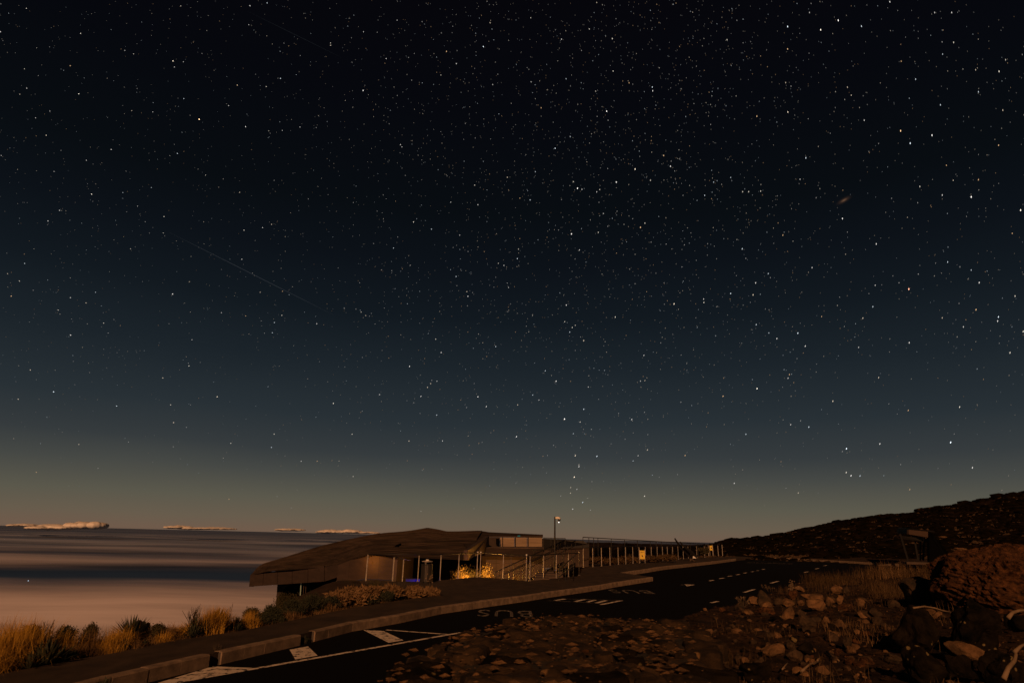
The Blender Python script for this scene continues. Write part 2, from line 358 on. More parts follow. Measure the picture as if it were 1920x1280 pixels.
for a, b in allst:
    d = (b - a).normalized(); n = Vector((-d.y, d.x)); mid = (a + b) / 2
    if any((mid - Vector(g)).length < .24 for g in gapc): continue
    j = R.uniform(-.003, .003); g = .005
    p, q = a + d * g, b - d * g
    zt1, zt2 = float(zr(p.y)) + KH + j, float(zr(q.y)) + KH + j
    w = .15; o = n * j
    prof = []
    for (pt, z) in ((p, zt1), (q, zt2)):
        prof.append([Vector((*(pt + o), z - .30)), Vector((*(pt + o), z - .02)), Vector((*(pt + o + n * .02), z)), Vector((*(pt + o + n * w), z)), Vector((*(pt + o + n * w), z - .30))])
    V = prof[0] + prof[1]; Fc = [(0, 1, 2, 3, 4), (9, 8, 7, 6, 5)] + [(i, i + 5, (i + 1) % 5 + 5, (i + 1) % 5) for i in range(5)]
    stones.append((V, Fc))
    # bedding behind the joints
    pp, qq = a + n * .03, b + n * .03
    z1, z2 = float(zr(a.y)), float(zr(b.y))
    kd.prism([Vector((*pp, z1 - .2)), Vector((*pp, z1 + KH - .012)), Vector((*(a + n * .12), z1 + KH - .012)), Vector((*(a + n * .12), z1 - .2))], Vector((*(b - a), z2 - z1)))
kerbo = kd.build('kerb', M['kerb_dark']); tag(kerbo, kind='structure')
for V, Fc in stones: mesh('kerb_stone', V, Fc, M['kerb'], kerbo)
def ongr(pts, dz=.006): return [G(x, y, dz) for x, y in pts]
def mark(pts, name='painted_block'):
    q = ongr(pts); return mesh(name, q, [tuple(range(len(q)))], M['paint'], road)
def stripe(a, b, w=.1, name='painted_line', mt='paint'):
    p, q = ongr([a, b]); d = (q - p).normalized(); n = Vector((-d.y, d.x, 0)) * w / 2
    return mesh(name, [p - n, q - n, q + n, p + n], [(0, 1, 2, 3)], M[mt], road)
mark([(280, 1284), (400, 1248), (430, 1249.5), (474, 1251), (400, 1266), (300, 1286)])
mark([(543, 1217), (577.5, 1210.7), (595.5, 1228), (553.5, 1235.4)])
mark([(680.6, 1180), (719, 1182), (757, 1199.5), (728.5, 1204)])
stripe((300, 1283.5), (864, 1185), .1); stripe((724, 1180), (842, 1188.5), .09)
stripe((1052, 1121.6), (1165, 1125), .08, mt='faded'); stripe((1025, 1125.3), (1130, 1130.3), .08, mt='faded')
for a, b in (((1041, 1124.9), (1059, 1122.1)), ((1078, 1127), (1098, 1122.6)), ((1101, 1127.8), (1116, 1124.2)), ((1117, 1129.7), (1137, 1124.9)), ((1127, 1132.6), (1165.6, 1125))): stripe(a, b, .13)
c3 = lambda x, y: (1080 + x / 5.05, 960 + y / 5.05)
for q in (((1260, 648), (1305, 640)), ((1355, 627), (1400, 620)), ((1440, 605), (1475, 600)), ((1520, 590), (1550, 585)), ((1590, 575), (1615, 570)), ((1660, 562), (1680, 558)), ((1715, 552), (1730, 549)), ((1765, 540), (1785, 536)), ((1590, 757), (1690, 727)), ((1845, 670), (1915, 650)), ((1280, 855), (1345, 840)), ((1620, 475), (1920, 480))):
    stripe(c3(*q[0]), c3(*q[1]), .12)
c4 = lambda x, y: (1440 + x / 4, 900 + y / 4)
for q in (((272, 690), (300, 684)), ((355, 664), (380, 658)), ((420, 640), (440, 636)), ((80, 624), (180, 626))): stripe(c4(*q[0]), c4(*q[1]), .12)
mark([(1274, 1096.2), (1284, 1095.2), (1288, 1098.4), (1303, 1095.4), (1284, 1094.8)], 'painted_arrow')
def word(c, size, ang, sx=1., sy=1.):
    cv = bpy.data.curves.new('word', 'FONT'); cv.body = 'BUS'; cv.size = 1; cv.align_x = 'CENTER'; cv.align_y = 'CENTER'; cv.space_character = 1.15
    o = bpy.data.objects.new('word', cv); C.objects.link(o); dg = bpy.context.evaluated_depsgraph_get(); me = bpy.data.meshes.new_from_object(o.evaluated_get(dg)); bpy.data.objects.remove(o)
    ca, sa = math.cos(ang), math.sin(ang)
    for v in me.vertices:
        x, y = v.co.x * sx, v.co.y * sy; v.co = (c.x + x * ca - y * sa, c.y + x * sa + y * ca, 0)
    for v in me.vertices: v.co.z = float(zr(v.co.y)) + .007
    me.materials.clear(); me.materials.append(M['faded']); return link('painted_word', me, road)
word(G(948, 1149, 0), 1, math.pi, .82, 2.1)
word(G(1183, 1108.5, 0), 1, math.pi, .92, 2.1)
# ------------------------------------------------------------------ sea and clouds, far below
sea = mesh('sea', [(-300000, 500, -1180), (300000, 500, -1180), (300000, 330000, -1180), (-300000, 330000, -1180)], [(0, 1, 2, 3)], material('sea_water', (.045, .10, .25), .9, spec=0)); tag(sea, kind='structure')  # blue haze over the water is put into the base colour
cm = bpy.data.materials.new('cloud_sheet'); cm.use_nodes = True; t = cm.node_tree; t.nodes.clear()
g = t.nodes.new('ShaderNodeNewGeometry'); o_ = t.nodes.new('ShaderNodeOutputMaterial')
def nmath(t, op, a, b=None, c=None, clamp=False):
    n = t.nodes.new('ShaderNodeMath'); n.operation = op; n.use_clamp = clamp
    for i, v in enumerate((a, b, c)):
        if v is None: continue
        if isinstance(v, (int, float)): n.inputs[i].default_value = v
        else: t.links.new(v, n.inputs[i])
    return n.outputs[0]
def nnoise(t, vec, scale, stretch, detail=4, rough=.5):
    mp = t.nodes.new('ShaderNodeMapping'); mp.inputs['Scale'].default_value = stretch; t.links.new(vec, mp.inputs[0])
    n = t.nodes.new('ShaderNodeTexNoise'); n.inputs['Scale'].default_value = scale; n.inputs['Detail'].default_value = detail; n.inputs['Roughness'].default_value = rough; t.links.new(mp.outputs[0], n.inputs['Vector']); return n.outputs['Fac']
def nrange(t, v, a, b, c=0., d=1., smooth=True):
    n = t.nodes.new('ShaderNodeMapRange'); n.interpolation_type = 'SMOOTHSTEP' if smooth else 'LINEAR'
    t.links.new(v, n.inputs['Value']); n.inputs['From Min'].default_value = a; n.inputs['From Max'].default_value = b; n.inputs['To Min'].default_value = c; n.inputs['To Max'].default_value = d; return n.outputs[0]
spx = t.nodes.new('ShaderNodeSeparateXYZ'); t.links.new(g.outputs['Position'], spx.inputs[0])
# distance across the sheet, wobbled
yw = nmath(t, 'MULTIPLY_ADD', spx.outputs['X'], .15, spx.outputs['Y'])
wob = nnoise(t, g.outputs['Position'], 1 / 5200, (.5, 1, 1), 6)
yy = nmath(t, 'MULTIPLY_ADD', wob, -7500., nmath(t, 'MULTIPLY_ADD', spx.outputs['X'], -.32, spx.outputs['Y']))
near = nrange(t, yy, 12600, 7200, 0, 1)           # the near fog bank
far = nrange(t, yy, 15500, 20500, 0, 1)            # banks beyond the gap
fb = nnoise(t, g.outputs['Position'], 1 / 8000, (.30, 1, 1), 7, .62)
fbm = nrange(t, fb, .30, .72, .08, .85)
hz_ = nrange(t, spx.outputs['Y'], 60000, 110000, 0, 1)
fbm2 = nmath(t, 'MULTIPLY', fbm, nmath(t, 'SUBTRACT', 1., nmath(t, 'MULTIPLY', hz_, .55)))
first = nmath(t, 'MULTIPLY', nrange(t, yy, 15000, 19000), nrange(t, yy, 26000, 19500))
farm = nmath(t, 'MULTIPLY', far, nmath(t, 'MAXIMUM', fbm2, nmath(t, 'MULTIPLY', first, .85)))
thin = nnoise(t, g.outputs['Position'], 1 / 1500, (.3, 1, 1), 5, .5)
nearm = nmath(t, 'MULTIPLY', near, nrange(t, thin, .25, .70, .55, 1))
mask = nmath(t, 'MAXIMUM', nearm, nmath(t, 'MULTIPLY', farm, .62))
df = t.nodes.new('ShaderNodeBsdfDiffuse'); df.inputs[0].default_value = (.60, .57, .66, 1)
mc = t.nodes.new('ShaderNodeMix'); mc.data_type = 'RGBA'; t.links.new(nrange(t, spx.outputs['Y'], 12000, 40000), mc.inputs[0]); mc.inputs[6].default_value = (.62, .58, .66, 1); mc.inputs[7].default_value = (.46, .52, .70, 1); t.links.new(mc.outputs[2], df.inputs[0])  # far cloud tinted bluer with distance: aerial haze painted into the colour
bpn = t.nodes.new('ShaderNodeBump'); bpn.inputs['Distance'].default_value = 160; bpn.inputs['Strength'].default_value = .6
t.links.new(nnoise(t, g.outputs['Position'], 1 / 2600, (.35, 1, 1), 4, .5), bpn.inputs['Height']); t.links.new(bpn.outputs[0], df.inputs['Normal'])
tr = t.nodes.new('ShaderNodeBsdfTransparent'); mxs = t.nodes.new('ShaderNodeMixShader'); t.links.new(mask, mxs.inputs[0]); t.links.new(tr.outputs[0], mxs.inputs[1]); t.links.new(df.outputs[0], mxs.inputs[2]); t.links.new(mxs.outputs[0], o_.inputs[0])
_ys = np.geomspace(2500, 240000, 420); _rs = np.linspace(-1.6, 1.1, 260); _Y, _R = np.meshgrid(_ys, _rs, indexing='ij'); _X = _R * _Y
_w = sstep(2500, 6000, _Y) * (1 - sstep(70000, 120000, _Y))
_Z = -1000 + _w * (95 * hn(_X / 2600, _Y / 2300, 31) + 45 * hn(_X / 1100, _Y / 900, 32) * (1 - sstep(12000, 40000, _Y)))
_V = np.stack([_X, _Y, _Z], -1).reshape(-1, 3); _i = np.arange(420 * 260).reshape(420, 260)
_q = np.stack([_i[:-1, :-1], _i[:-1, 1:], _i[1:, 1:], _i[1:, :-1]], -1).reshape(-1, 4)
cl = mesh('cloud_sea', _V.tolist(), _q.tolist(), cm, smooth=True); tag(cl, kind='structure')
cmat = material('cumulus', (.78, .74, .72), 1., spec=0)
def cumulus(label, x0, x1, ytop, ybot, Y, n, seed, s=.5):
    rr = random.Random(seed); bm = bmesh.new()
    base = P((x0 + x1) / 2, ybot, Y)
    for i in range(n):
        u = (i + .5) / n; px = x0 + (x1 - x0) * u + rr.uniform(-1, 1) * (x1 - x0) * .05
        env = math.sin(math.pi * min(1, max(0, u))) ** .6
        hgt = (ybot - ytop) * (s + (1 - s) * env) * rr.uniform(.75, 1)
        c = P(px, ybot - hgt * .45, Y + rr.uniform(-1, 1) * Y * .02); rz = hgt / F * Y * .55; rx = (x1 - x0) / n / F * Y * rr.uniform(2.2, 3.4)
        m = Matrix.Translation(c - base) @ Matrix.Diagonal((rx, rx * 1.2, rz, 1))
        bmesh.ops.create_icosphere(bm, subdivisions=3, radius=1, matrix=m)
    me = bpy.data.meshes.new('cloud'); bm.to_mesh(me); bm.free()
    o = link('cloud', me); md = o.modifiers.new('r', 'REMESH'); md.mode = 'VOXEL'; md.voxel_size = Y / 1200 * .8
    me = bpy.data.meshes.new_from_object(o.evaluated_get(bpy.context.evaluated_depsgraph_get())); bpy.data.objects.remove(o); me.name = 'cloud'
    bm = bmesh.new(); bm.from_mesh(me)
    for _ in range(14): bmesh.ops.smooth_vert(bm, verts=bm.verts, factor=.5, use_axis_x=True, use_axis_y=True, use_axis_z=True)
    for v in bm.verts:
        k = Y / 1200 * 3
        v.co += noise.noise_vector(v.co / (k * 2.)) * k * .25
    bm.to_mesh(me); bm.free(); me.materials.clear(); me.materials.append(cmat)
    me.polygons.foreach_set('use_smooth', [True] * len(me.polygons))
    tag(link('cloud', me, None, base), label, 'cloud', 'small clouds along the horizon')
cumulus('tall flat-topped cumulus cloud, brightest on the horizon at far left', 131, 190, 976.5, 990, 60000, 14, 1, .75)
cumulus('low wispy cloud at the left edge of the horizon, left of the tall one', 20, 62, 981, 986, 62000, 9, 2)
cumulus('faint low cloud puffs touching the tall cumulus on its left', 64, 128, 982, 992, 61000, 12, 3)
cumulus('small pale cloud on the horizon midway between tall cumulus and roof', 316, 352, 984, 990, 64000, 9, 4)
cumulus('thin cloud strip trailing right of the small pale middle cloud', 350, 430, 987.5, 992, 64000, 12, 5)
cumulus('low flat cloud left of the twin puffs near the roof slope', 525, 565, 990, 994.5, 63000, 8, 6)
cumulus('left puff of the bright twin clouds just above the roof slope', 600, 640, 992, 998.5, 63000, 9, 7)
cumulus('right puff of the bright twin clouds just above the roof slope', 641, 672, 991.5, 998.5, 63000, 8, 8)
cumulus('thin cloud tail ending where the roof meets the horizon', 668, 705, 996, 999.5, 64000, 8, 9)
dl = MB(); bmx = bmesh.new(); bmesh.ops.create_icosphere(bmx, subdivisions=2, radius=7)
me = bpy.data.meshes.new('ship_light'); bmx.to_mesh(me); bmx.free(); me.materials.append(emis('ship_lamp', (.6, .8, 1), 1.2))
tag(link('ship_light', me, None, P(53, 1088, 12500)), 'single tiny bluish light far out in the dark band below the clouds', 'ship light')
exec_after = []
# ------------------------------------------------------------------ stars
SR = 200000.
BR = []   # bright stars read off the photograph: (px, py, magnitude 0..1)
def addb(x0, y0, l):
    for cx, cy, m in l: BR.append((x0 + cx / 2.667, y0 + cy / 2.667, m))
addb(0, 0, [(865, 306, 1), (996, 597, 1.45), (394, 470, .9), (403, 168, .7), (351, 330, .7), (132, 43, .6), (1250, 30, .7), (1336, 16, .7), (1653, 216, .6), (1653, 228, .6), (458, 971, .9), (556, 748, .7), (887, 768, .7), (1228, 634, .8), (1403, 393, .7), (231, 677, .7), (298, 1052, .7), (240, 1105, .7), (432, 802, .6), (820, 1083, .7), (1186, 427, .6), (1143, 529, .6), (1331, 434, .6), (134, 442, .6), (99, 472, .5), (249, 556, .5), (178, 590, .5), (122, 345, .5), (872, 336, .6), (917, 310, .5), (668, 270, .5), (904, 31, .5), (1244, 125, .5), (1028, 876, .5), (919, 494, .6), (1358, 1122, .6), (1313, 1138, .6), (1220, 1151, .7), (1198, 962, .6), (816, 1165, .5), (653, 1244, .5), (688, 1031, .5), (757, 938, .5), (270, 858, .5), (2, 160, .7), (6, 778, .5), (764, 560, .5), (659, 554, .5), (624, 253, .5), (1187, 426, .5), (1412, 653, .5), (1500, 636, .5), (1344, 655, .4), (614, 963, .5)])
addb(640, 0, [(109, 453, .9), (710, 234, .9), (526, 258, .7), (575, 319, .6), (1355, 194, .7), (1327, 557, 1), (1439, 415, .6), (1359, 356, .6), (1101, 197, .6), (999, 540, .6), (1069, 742, .8), (1469, 846, 1), (1375, 911, .9), (1181, 942, 1.1), (1203, 947, .6), (1160, 909, .6), (1646, 832, .8), (1612, 778, .7), (1546, 902, .6), (1292, 948, .6), (1277, 960, .6), (970, 859, .5), (944, 1000, .6), (893, 991, .5), (1151, 1170, 1), (1496, 1137, .8), (1518, 1116, .6), (667, 926, .6), (683, 1024, .6), (361, 1110, .7), (547, 1011, .5), (1310, 1068, .5), (830, 887, .6), (1285, 1162, .6), (1191, 1250, .6), (886, 1246, .5), (261, 1240, .6), (296, 724, .6), (303, 735, .5), (224, 294, .6), (279, 102, .5), (111, 160, .5), (744, 115, .6), (1240, 146, .6), (757, 424, .5), (949, 410, .5), (1272, 457, .5), (1145, 684, .5), (1555, 436, .7), (1557, 455, .7), (1277, 14, .5), (947, 90, .5), (1124, 395, .5), (451, 1146, .6), (592, 1176, .5), (498, 376, .5)])
addb(1280, 0, [(778, 103, 1), (525, 134, .9), (690, 150, 1), (1036, 10, .7), (525, 246, .7), (222, 200, .6), (526, 561, .8), (1090, 655, 1), (1247, 677, .9), (1138, 717, .9), (1443, 985, 1), (1690, 1051, 1), (908, 602, .6), (616, 790, .7), (300, 959, .6), (330, 959, .6), (390, 956, .6), (110, 977, .6), (155, 911, .5), (371, 582, .7), (894, 132, .7), (968, 1220, .7), (298, 1244, .7), (799, 1093, .8), (1165, 397, .6), (1355, 213, .6), (1582, 358, .7), (1601, 552, .6), (1289, 525, .6), (1345, 64, .6), (1260, 64, .5), (1298, 976, .6), (1479, 899, .6), (1186, 933, .6), (1479, 460, .6), (1580, 727, .6), (1319, 827, .5), (843, 477, .5), (824, 437, .5), (1093, 307, .5), (1300, 272, .5), (501, 1176, .6), (587, 897, .5), (240, 888, .5), (1648, 1167, .5), (1353, 902, .5), (634, 64, .5), (1615, 300, .5), (1465, 350, .5), (515, 414, .5)])
addb(0, 480, [(863, 190, .9), (268, 678, .9), (353, 395, .8), (1086, 703, .8), (583, 749, .7), (853, 743, .6), (868, 832, .7), (518, 335, .6), (352, 208, .6), (430, 234, .6), (56, 200, .7), (97, 125, .6), (1209, 16, .6), (291, 270, .6), (1667, 736, .8), (814, 609, .6), (945, 549, .7), (1409, 296, .6), (1372, 332, .6), (1362, 383, .6), (1584, 338, .6), (1371, 889, .6), (1154, 935, .6), (1357, 956, .6), (394, 941, .5), (182, 1080, .5), (1145, 1214, .4), (1506, 1025, .5), (1586, 1025, .5), (91, 715, .6), (152, 569, .6), (123, 37, .6), (947, 128, .5), (1413, 176, .5), (1301, 181, .5), (1228, 299, .5), (960, 418, .5), (1107, 283, .5), (478, 181, .5), (38, 88, .5)])
addb(640, 480, [(1116, 814, 1.1), (1165, 1104, 1), (1170, 997, .8), (1188, 1052, .7), (1278, 1000, .8), (876, 902, .8), (341, 551, .8), (683, 703, .8), (725, 752, .7), (499, 482, .7), (398, 701, .7), (633, 201, .7), (880, 13, .7), (574, 102, .6), (1664, 239, .9), (1212, 422, .7), (1125, 245, .7), (1370, 305, .7), (1452, 816, .7), (1212, 765, .7), (1074, 625, .8), (957, 694, .6), (1513, 496, .6), (1516, 1199, .7), (1207, 1230, .7), (1157, 1264, .6), (882, 743, .6), (506, 923, .6), (477, 794, .6), (191, 692, .6), (338, 924, .6), (54, 890, .6), (59, 1101, .5), (772, 452, .6), (1194, 829, .6), (1531, 968, .6), (1020, 573, .6), (478, 625, .5), (447, 637, .6), (431, 656, .6), (472, 415, .6), (99, 280, .5), (122, 297, .5), (813, 47, .6), (785, 36, .5), (1235, 654, .5), (1496, 624, .5), (1518, 622, .5), (1147, 1156, .5), (1178, 1165, .5), (1146, 1184, .5), (1188, 1043, .5), (1160, 887, .5), (1459, 1023, .5), (1484, 997, .5), (988, 719, .5), (1155, 357, .6), (1142, 380, .6), (1117, 328, .6), (1170, 346, .5), (628, 178, .6), (836, 157, .5)])
addb(1280, 480, [(1131, 165, 1.2), (372, 662, 1), (819, 962, 1), (1340, 931, 1.1), (842, 1097, .8), (818, 1081, .7), (887, 1098, .6), (471, 412, .7), (576, 385, .8), (613, 450, .7), (751, 725, .7), (631, 854, .7), (540, 842, .6), (1128, 771, .6), (1385, 754, .7), (986, 938, .7), (1579, 304, .8), (1575, 325, .7), (1637, 483, .7), (1467, 268, .7), (1483, 133, .7), (1133, 433, .7), (365, 134, .7), (106, 232, .7), (105, 215, .6), (352, 194, .7), (240, 187, .7), (901, 310, .6), (980, 607, .6), (202, 700, .7), (527, 610, .6), (534, 592, .6), (1404, 354, .6), (368, 343, .6), (963, 146, .5), (647, 58, .6), (1325, 30, .6), (951, 253, .6), (428, 88, .6), (12, 996, .6), (578, 1183, .5), (258, 1135, .6), (1449, 1057, .7), (316, 890, .6), (1662, 200, .6), (1703, 377, .7), (1443, 70, .5), (880, 456, .5), (695, 302, .5), (431, 384, .5), (1298, 309, .5), (1136, 1166, .5), (1557, 1216, .4)])
SV = []; SF = []; SC = []
def star(px, py, r, br, col):
    c = EYE + ray(px, py).normalized() * SR
    n = ray(px, py).normalized()
    v = Vector((px - 250, py - 300)); dpol = v.length; td = Vector((-v.y, v.x)); td.normalize()
    ln = r + .0007 * dpol * (.55 + .45 * min(1, br))
    a = (cr * td.x - cu * td.y); a = (a - n * a.dot(n)).normalized(); b = n.cross(a)
    k = SR / F / (1 / math.cos(0)) / ray(px, py).length ** -1 / ray(px, py).length ** 0 
    k = SR / (F * ray(px, py).length) 
    A = a * ln * k; B = b * r * k; D = n * r * k
    i = len(SV)
    SV.extend([c + A * .5 + B * .8, c + A * .5 - B * .8, c + A, c - A, c - A * .5 + B * .8, c - A * .5 - B * .8, c + D, c - D])
    ring = [0, 2, 1, 5, 3, 4]
    for q in range(6):
        for ap in (6, 7): SF.append((i + ring[q], i + ring[(q + 1) % 6], i + ap))
    SC.extend([(col[0] * br, col[1] * br, col[2] * br, 1)] * 8)
COLS = [(1, .95, .9), (.82, .92, 1), (1, .82, .62), (1, .62, .32), (1, .9, .75)]
rs = random.Random(5)
for x, y, m in BR:
    c = COLS[rs.choices(range(5), (5, 3, 2, 1.2, 3))[0]] if m < 1.19 or x < 1500 else (1, .45, .28)
    star(x, y, .36 + .40 * m, .35 + 1.3 * m * m, c)
def dens(x, y):
    d = .42 + .5 * math.exp(-(((x - 1120 + (y - 300) * .12) / 330) ** 2)) + .12 * noise.noise(Vector((x / 60, y / 60, 0)))
    if y > 600: d *= max(0.0, 1 - (y - 600) / 395) ** 1.1
    if x > 1500: d *= .72
    if x < 500: d *= .8
    return d
n = 0
while n < 5600:
    x, y = rs.uniform(-60, 1980), rs.uniform(-60, 985)
    if rs.random() > dens(x, y): continue
    n += 1
    u = rs.random(); m = .12 + .5 * u ** 5
    c = COLS[rs.choices(range(5), (4, 3, 3, 2.2, 3))[0]]
    star(x, y, .36 + .22 * m, .06 + .62 * m, c)
# rest of the sky, sparser
for i in range(2500):
    z = rs.uniform(.02, 1); th = rs.uniform(0, 6.283); d = Vector((math.cos(th) * math.sqrt(1 - z * z), math.sin(th) * math.sqrt(1 - z * z), z))
    if d.dot(f0) > .55: continue
    c0 = EYE + d * SR; s = SR / F * .6; i0 = len(SV)
    SV.extend([c0 + Vector(o) * s for o in ((1, 0, 0), (-1, 0, 0), (0, 1, 0), (0, -1, 0), (0, 0, 1), (0, 0, -1))])
    SF.extend([(i0 + a, i0 + b, i0 + c_) for a in (0, 1) for b in (2, 3) for c_ in (4, 5)]); br = .3; SC.extend([(br, br, br, 1)] * 6)
sm = bpy.data.materials.new('starlight'); sm.use_nodes = True; t = sm.node_tree; t.nodes.clear()
at = t.nodes.new('ShaderNodeAttribute'); at.attribute_name = 'star'; e = t.nodes.new('ShaderNodeEmission'); o_ = t.nodes.new('ShaderNodeOutputMaterial')
t.links.new(at.outputs['Color'], e.inputs[0]); t.links.new(e.outputs[0], o_.inputs[0]); e.inputs[1].default_value = 1.0
sm.cycles.emission_sampling = 'NONE'
sto = mesh('stars', SV, SF, sm); ca = sto.data.color_attributes.new('star', 'FLOAT_COLOR', 'POINT'); ca.data.foreach_set('color', np.array(SC, 'f').ravel())
tag(sto, 'countless small white, blue and orange stars over the whole dark sky', 'stars', kind='stuff')
def streak(label, a, b, w, br):
    p = EYE + ray(*a).normalized() * SR * .99; q = EYE + ray(*b).normalized() * SR * .99; m = MB()
    m.tube([p.lerp(q, k / 8) for k in range(9)], [w * SR / F * max(.15, math.sin(math.pi * k / 8)) for k in range(9)], 4)
    mt = emis('meteor_glow', (.75, .85, 1), br); mt.cycles.emission_sampling = 'NONE'
    tag(m.build('meteor', mt), label, 'meteor')
streak('thin pale meteor streak slanting down right in the left half of the sky', (318, 436), (625, 590), .3, .05)
streak('very faint meteor streak at the top edge, left of centre', (465, 22), (640, 108), .26, .018)
def glow(label, px, py, a, b, ang, col, cat='galaxy'):
    n = ray(px, py).normalized(); c = EYE + n * SR * .985; k = SR * ray(px, py).length ** 0 / F / 1.1
    ca_, sa_ = math.cos(ang), math.sin(ang); V = []
    A = cr * ca_ + cu * sa_; B = n.cross(A).normalized(); A = B.cross(n)
    V = [(0, 0, 0)]; Fc = []; cv = [(1, 1, 1, 1)]; NS = 24
    for r_ in range(1, 11):
        for q in range(NS):
            th = 2 * math.pi * q / NS; rr_ = r_ / 10; V.append(A * math.cos(th) * rr_ * a * k + B * math.sin(th) * rr_ * b * k + n * (1 - rr_ * rr_) * -b * k * .5)
            g_ = (math.exp(-rr_ * rr_ * 7) - math.exp(-7)) * .45 + max(0, 1 - rr_ * 3.5) * .8; cv.append((g_, g_, g_, 1))
    cv[0] = (1.2, 1.2, 1.2, 1)
    for q in range(NS): Fc.append((0, 1 + q, 1 + (q + 1) % NS))
    for r_ in range(9):
        for q in range(NS): i0 = 1 + r_ * NS; Fc.append((i0 + q, i0 + NS + q, i0 + NS + (q + 1) % NS, i0 + (q + 1) % NS))
    m = bpy.data.materials.new('galaxy_glow'); m.use_nodes = True; t = m.node_tree; t.nodes.clear()
    at = t.nodes.new('ShaderNodeAttribute'); at.attribute_name = 'star'; e = t.nodes.new('ShaderNodeEmission'); e.inputs[0].default_value = (*col, 1); t.links.new(nmath(t, 'MULTIPLY', at.outputs['Fac'], .11), e.inputs[1])
    tr = t.nodes.new('ShaderNodeBsdfTransparent'); s = t.nodes.new('ShaderNodeAddShader'); t.links.new(e.outputs[0], s.inputs[0]); t.links.new(tr.outputs[0], s.inputs[1])
    o = t.nodes.new('ShaderNodeOutputMaterial'); t.links.new(s.outputs[0], o.inputs[0]); m.cycles.emission_sampling = 'NONE'
    ob = mesh(cat, V, Fc, m, loc=c); ca = ob.data.color_attributes.new('star', 'FLOAT_COLOR', 'POINT'); ca.data.foreach_set('color', np.array(cv, 'f').ravel()); tag(ob, label, cat)
glow('small slanted orange galaxy smudge in the upper right of the sky', 1582.5, 375.5, 20, 7, math.radians(30), (1, .50, .25))
star_done = True
# ------------------------------------------------------------------ visitor building
bld = thing('visitor_centre', 'low dark visitor building with long sloping stone roof beside the sidewalk', 'building', P(760, 1050, 36))
bld.location.z = -1.7
def BP(m, name, mat, smooth=False): return m.build(name, mat, bld, smooth)
# roof: rows of polylines from front eave to back
eave = [(469, 1078.5, 40), (500, 1071, 38.5), (545, 1067.5, 37), (608, 1063, 35.5), (634, 1057.5, 34.6), (656, 1050, 34), (689, 1040.5, 33.2), (720, 1041.5, 33), (757, 1044, 32.6), (800, 1046, 32.2), (840, 1048, 32), (878, 1050, 31.8)]
ridg = [(500.5, 1055.5, 45), (527, 1047.5, 45.5), (560, 1036.5, 46), (607.7, 1021.8, 47), (650, 1011.5, 48), (680, 1004.8, 48), (701, 1001, 48), (735, 997.3, 48), (770.6, 994.2, 48), (801.8, 989, 48), (837.7, 995.5, 47), (904, 995, 46)]
NR, NC = 26, 120
def resamp(l, n):
    l = [Vector(x) for x in l]; cum = [0]
    for a, b in zip(l[:-1], l[1:]): cum.append(cum[-1] + (b.xy - a.xy).length)
    o = []
    for i in range(n):
        s = cum[-1] * i / (n - 1); k = 0
        while k < len(cum) - 2 and cum[k + 1] < s: k += 1
        o.append(l[k].lerp(l[k + 1], (s - cum[k]) / max(1e-6, cum[k + 1] - cum[k])))
    return o
ev_ = [P(*p) for p in resamp(eave, NC)]; rg = [P(*p) for p in resamp(ridg, NC)]
# the roof is laid in stepped stone courses: each course is a slab band proud of the one above
V = []; Fc = []
for j in range(NR):
    t0 = j / NR; t1 = (j + 1) / NR
    for i in range(NC):
        for tt, lift in ((t0, .0), (t1, .0)):
            b = ev_[i].lerp(rg[i], tt); arch = .16 * math.sin(math.pi * tt)
            wv = .05 * noise.noise(Vector((i * .06, j * .35, 1.2))) + (0.04 if lift == 0 and tt == t0 and j else 0) * (1 + noise.noise(Vector((i * .11, j * 1.7, 4))))
            if 0 < i < NC - 1 or True: V.append(b + Vector((0, 0, arch + (wv if 0 < tt < 1 else 0))))
for j in range(NR):
    for i in range(NC - 1):
        b0 = (j * NC + i) * 2; b1 = (j * NC + i + 1) * 2
        Fc.append((b0, b1, b1 + 1, b0 + 1))
        if j < NR - 1:
            n0 = ((j + 1) * NC + i) * 2; n1 = ((j + 1) * NC + i + 1) * 2
            Fc.append((b0 + 1, b1 + 1, n1, n0))
nb = len(V)
back = [p + Vector((0, 5, -1.6)) for p in rg]; V += back
top_i = [((NR - 1) * NC + i) * 2 + 1 for i in range(NC)]
for i in range(NC - 1): Fc.append((top_i[i], top_i[i + 1], nb + i + 1, nb + i))
mesh('roof', [v - bld.location for v in V], Fc, M['roof'], bld)
# eave fascia and soffit, left cantilever
fas_top = [P(469, 1076.5, 39.95), P(608, 1060.5, 35.45)]; fas_bot = [P(467, 1099, 39.95), P(608, 1089.5, 35.45)]
NPAN = 5
for i in range(NPAN):
    a, b = i / NPAN + .002, (i + 1) / NPAN - .002
    m = MB(); m.prism([fas_top[0].lerp(fas_top[1], a), fas_top[0].lerp(fas_top[1], b), fas_bot[0].lerp(fas_bot[1], b), fas_bot[0].lerp(fas_bot[1], a)], (0, .18, 0)); BP(m, 'fascia_panel', M['facade'])
m = MB(); m.prism([P(469, 1078.5, 40.2), P(467, 1099, 40.2), P(503, 1078, 46), P(500.5, 1056, 46)], (.25, 0, 0)); BP(m, 'roof_end', M['facade'])
m = MB(); m.prism([P(608.5, 1063, 35.5), P(634, 1057, 34.6), P(637, 1080, 34.6), P(608.5, 1089.5, 35.5)], (0, .2, 0)); BP(m, 'fascia_panel', M['facade'])
m = MB(); m.prism([P(467.5, 1099, 40.1), P(608, 1089.5, 35.6), P(637, 1080, 34.8), P(640, 1078, 44), P(500, 1084, 46)], (0, 0, .12)); BP(m, 'soffit', M['facade'])
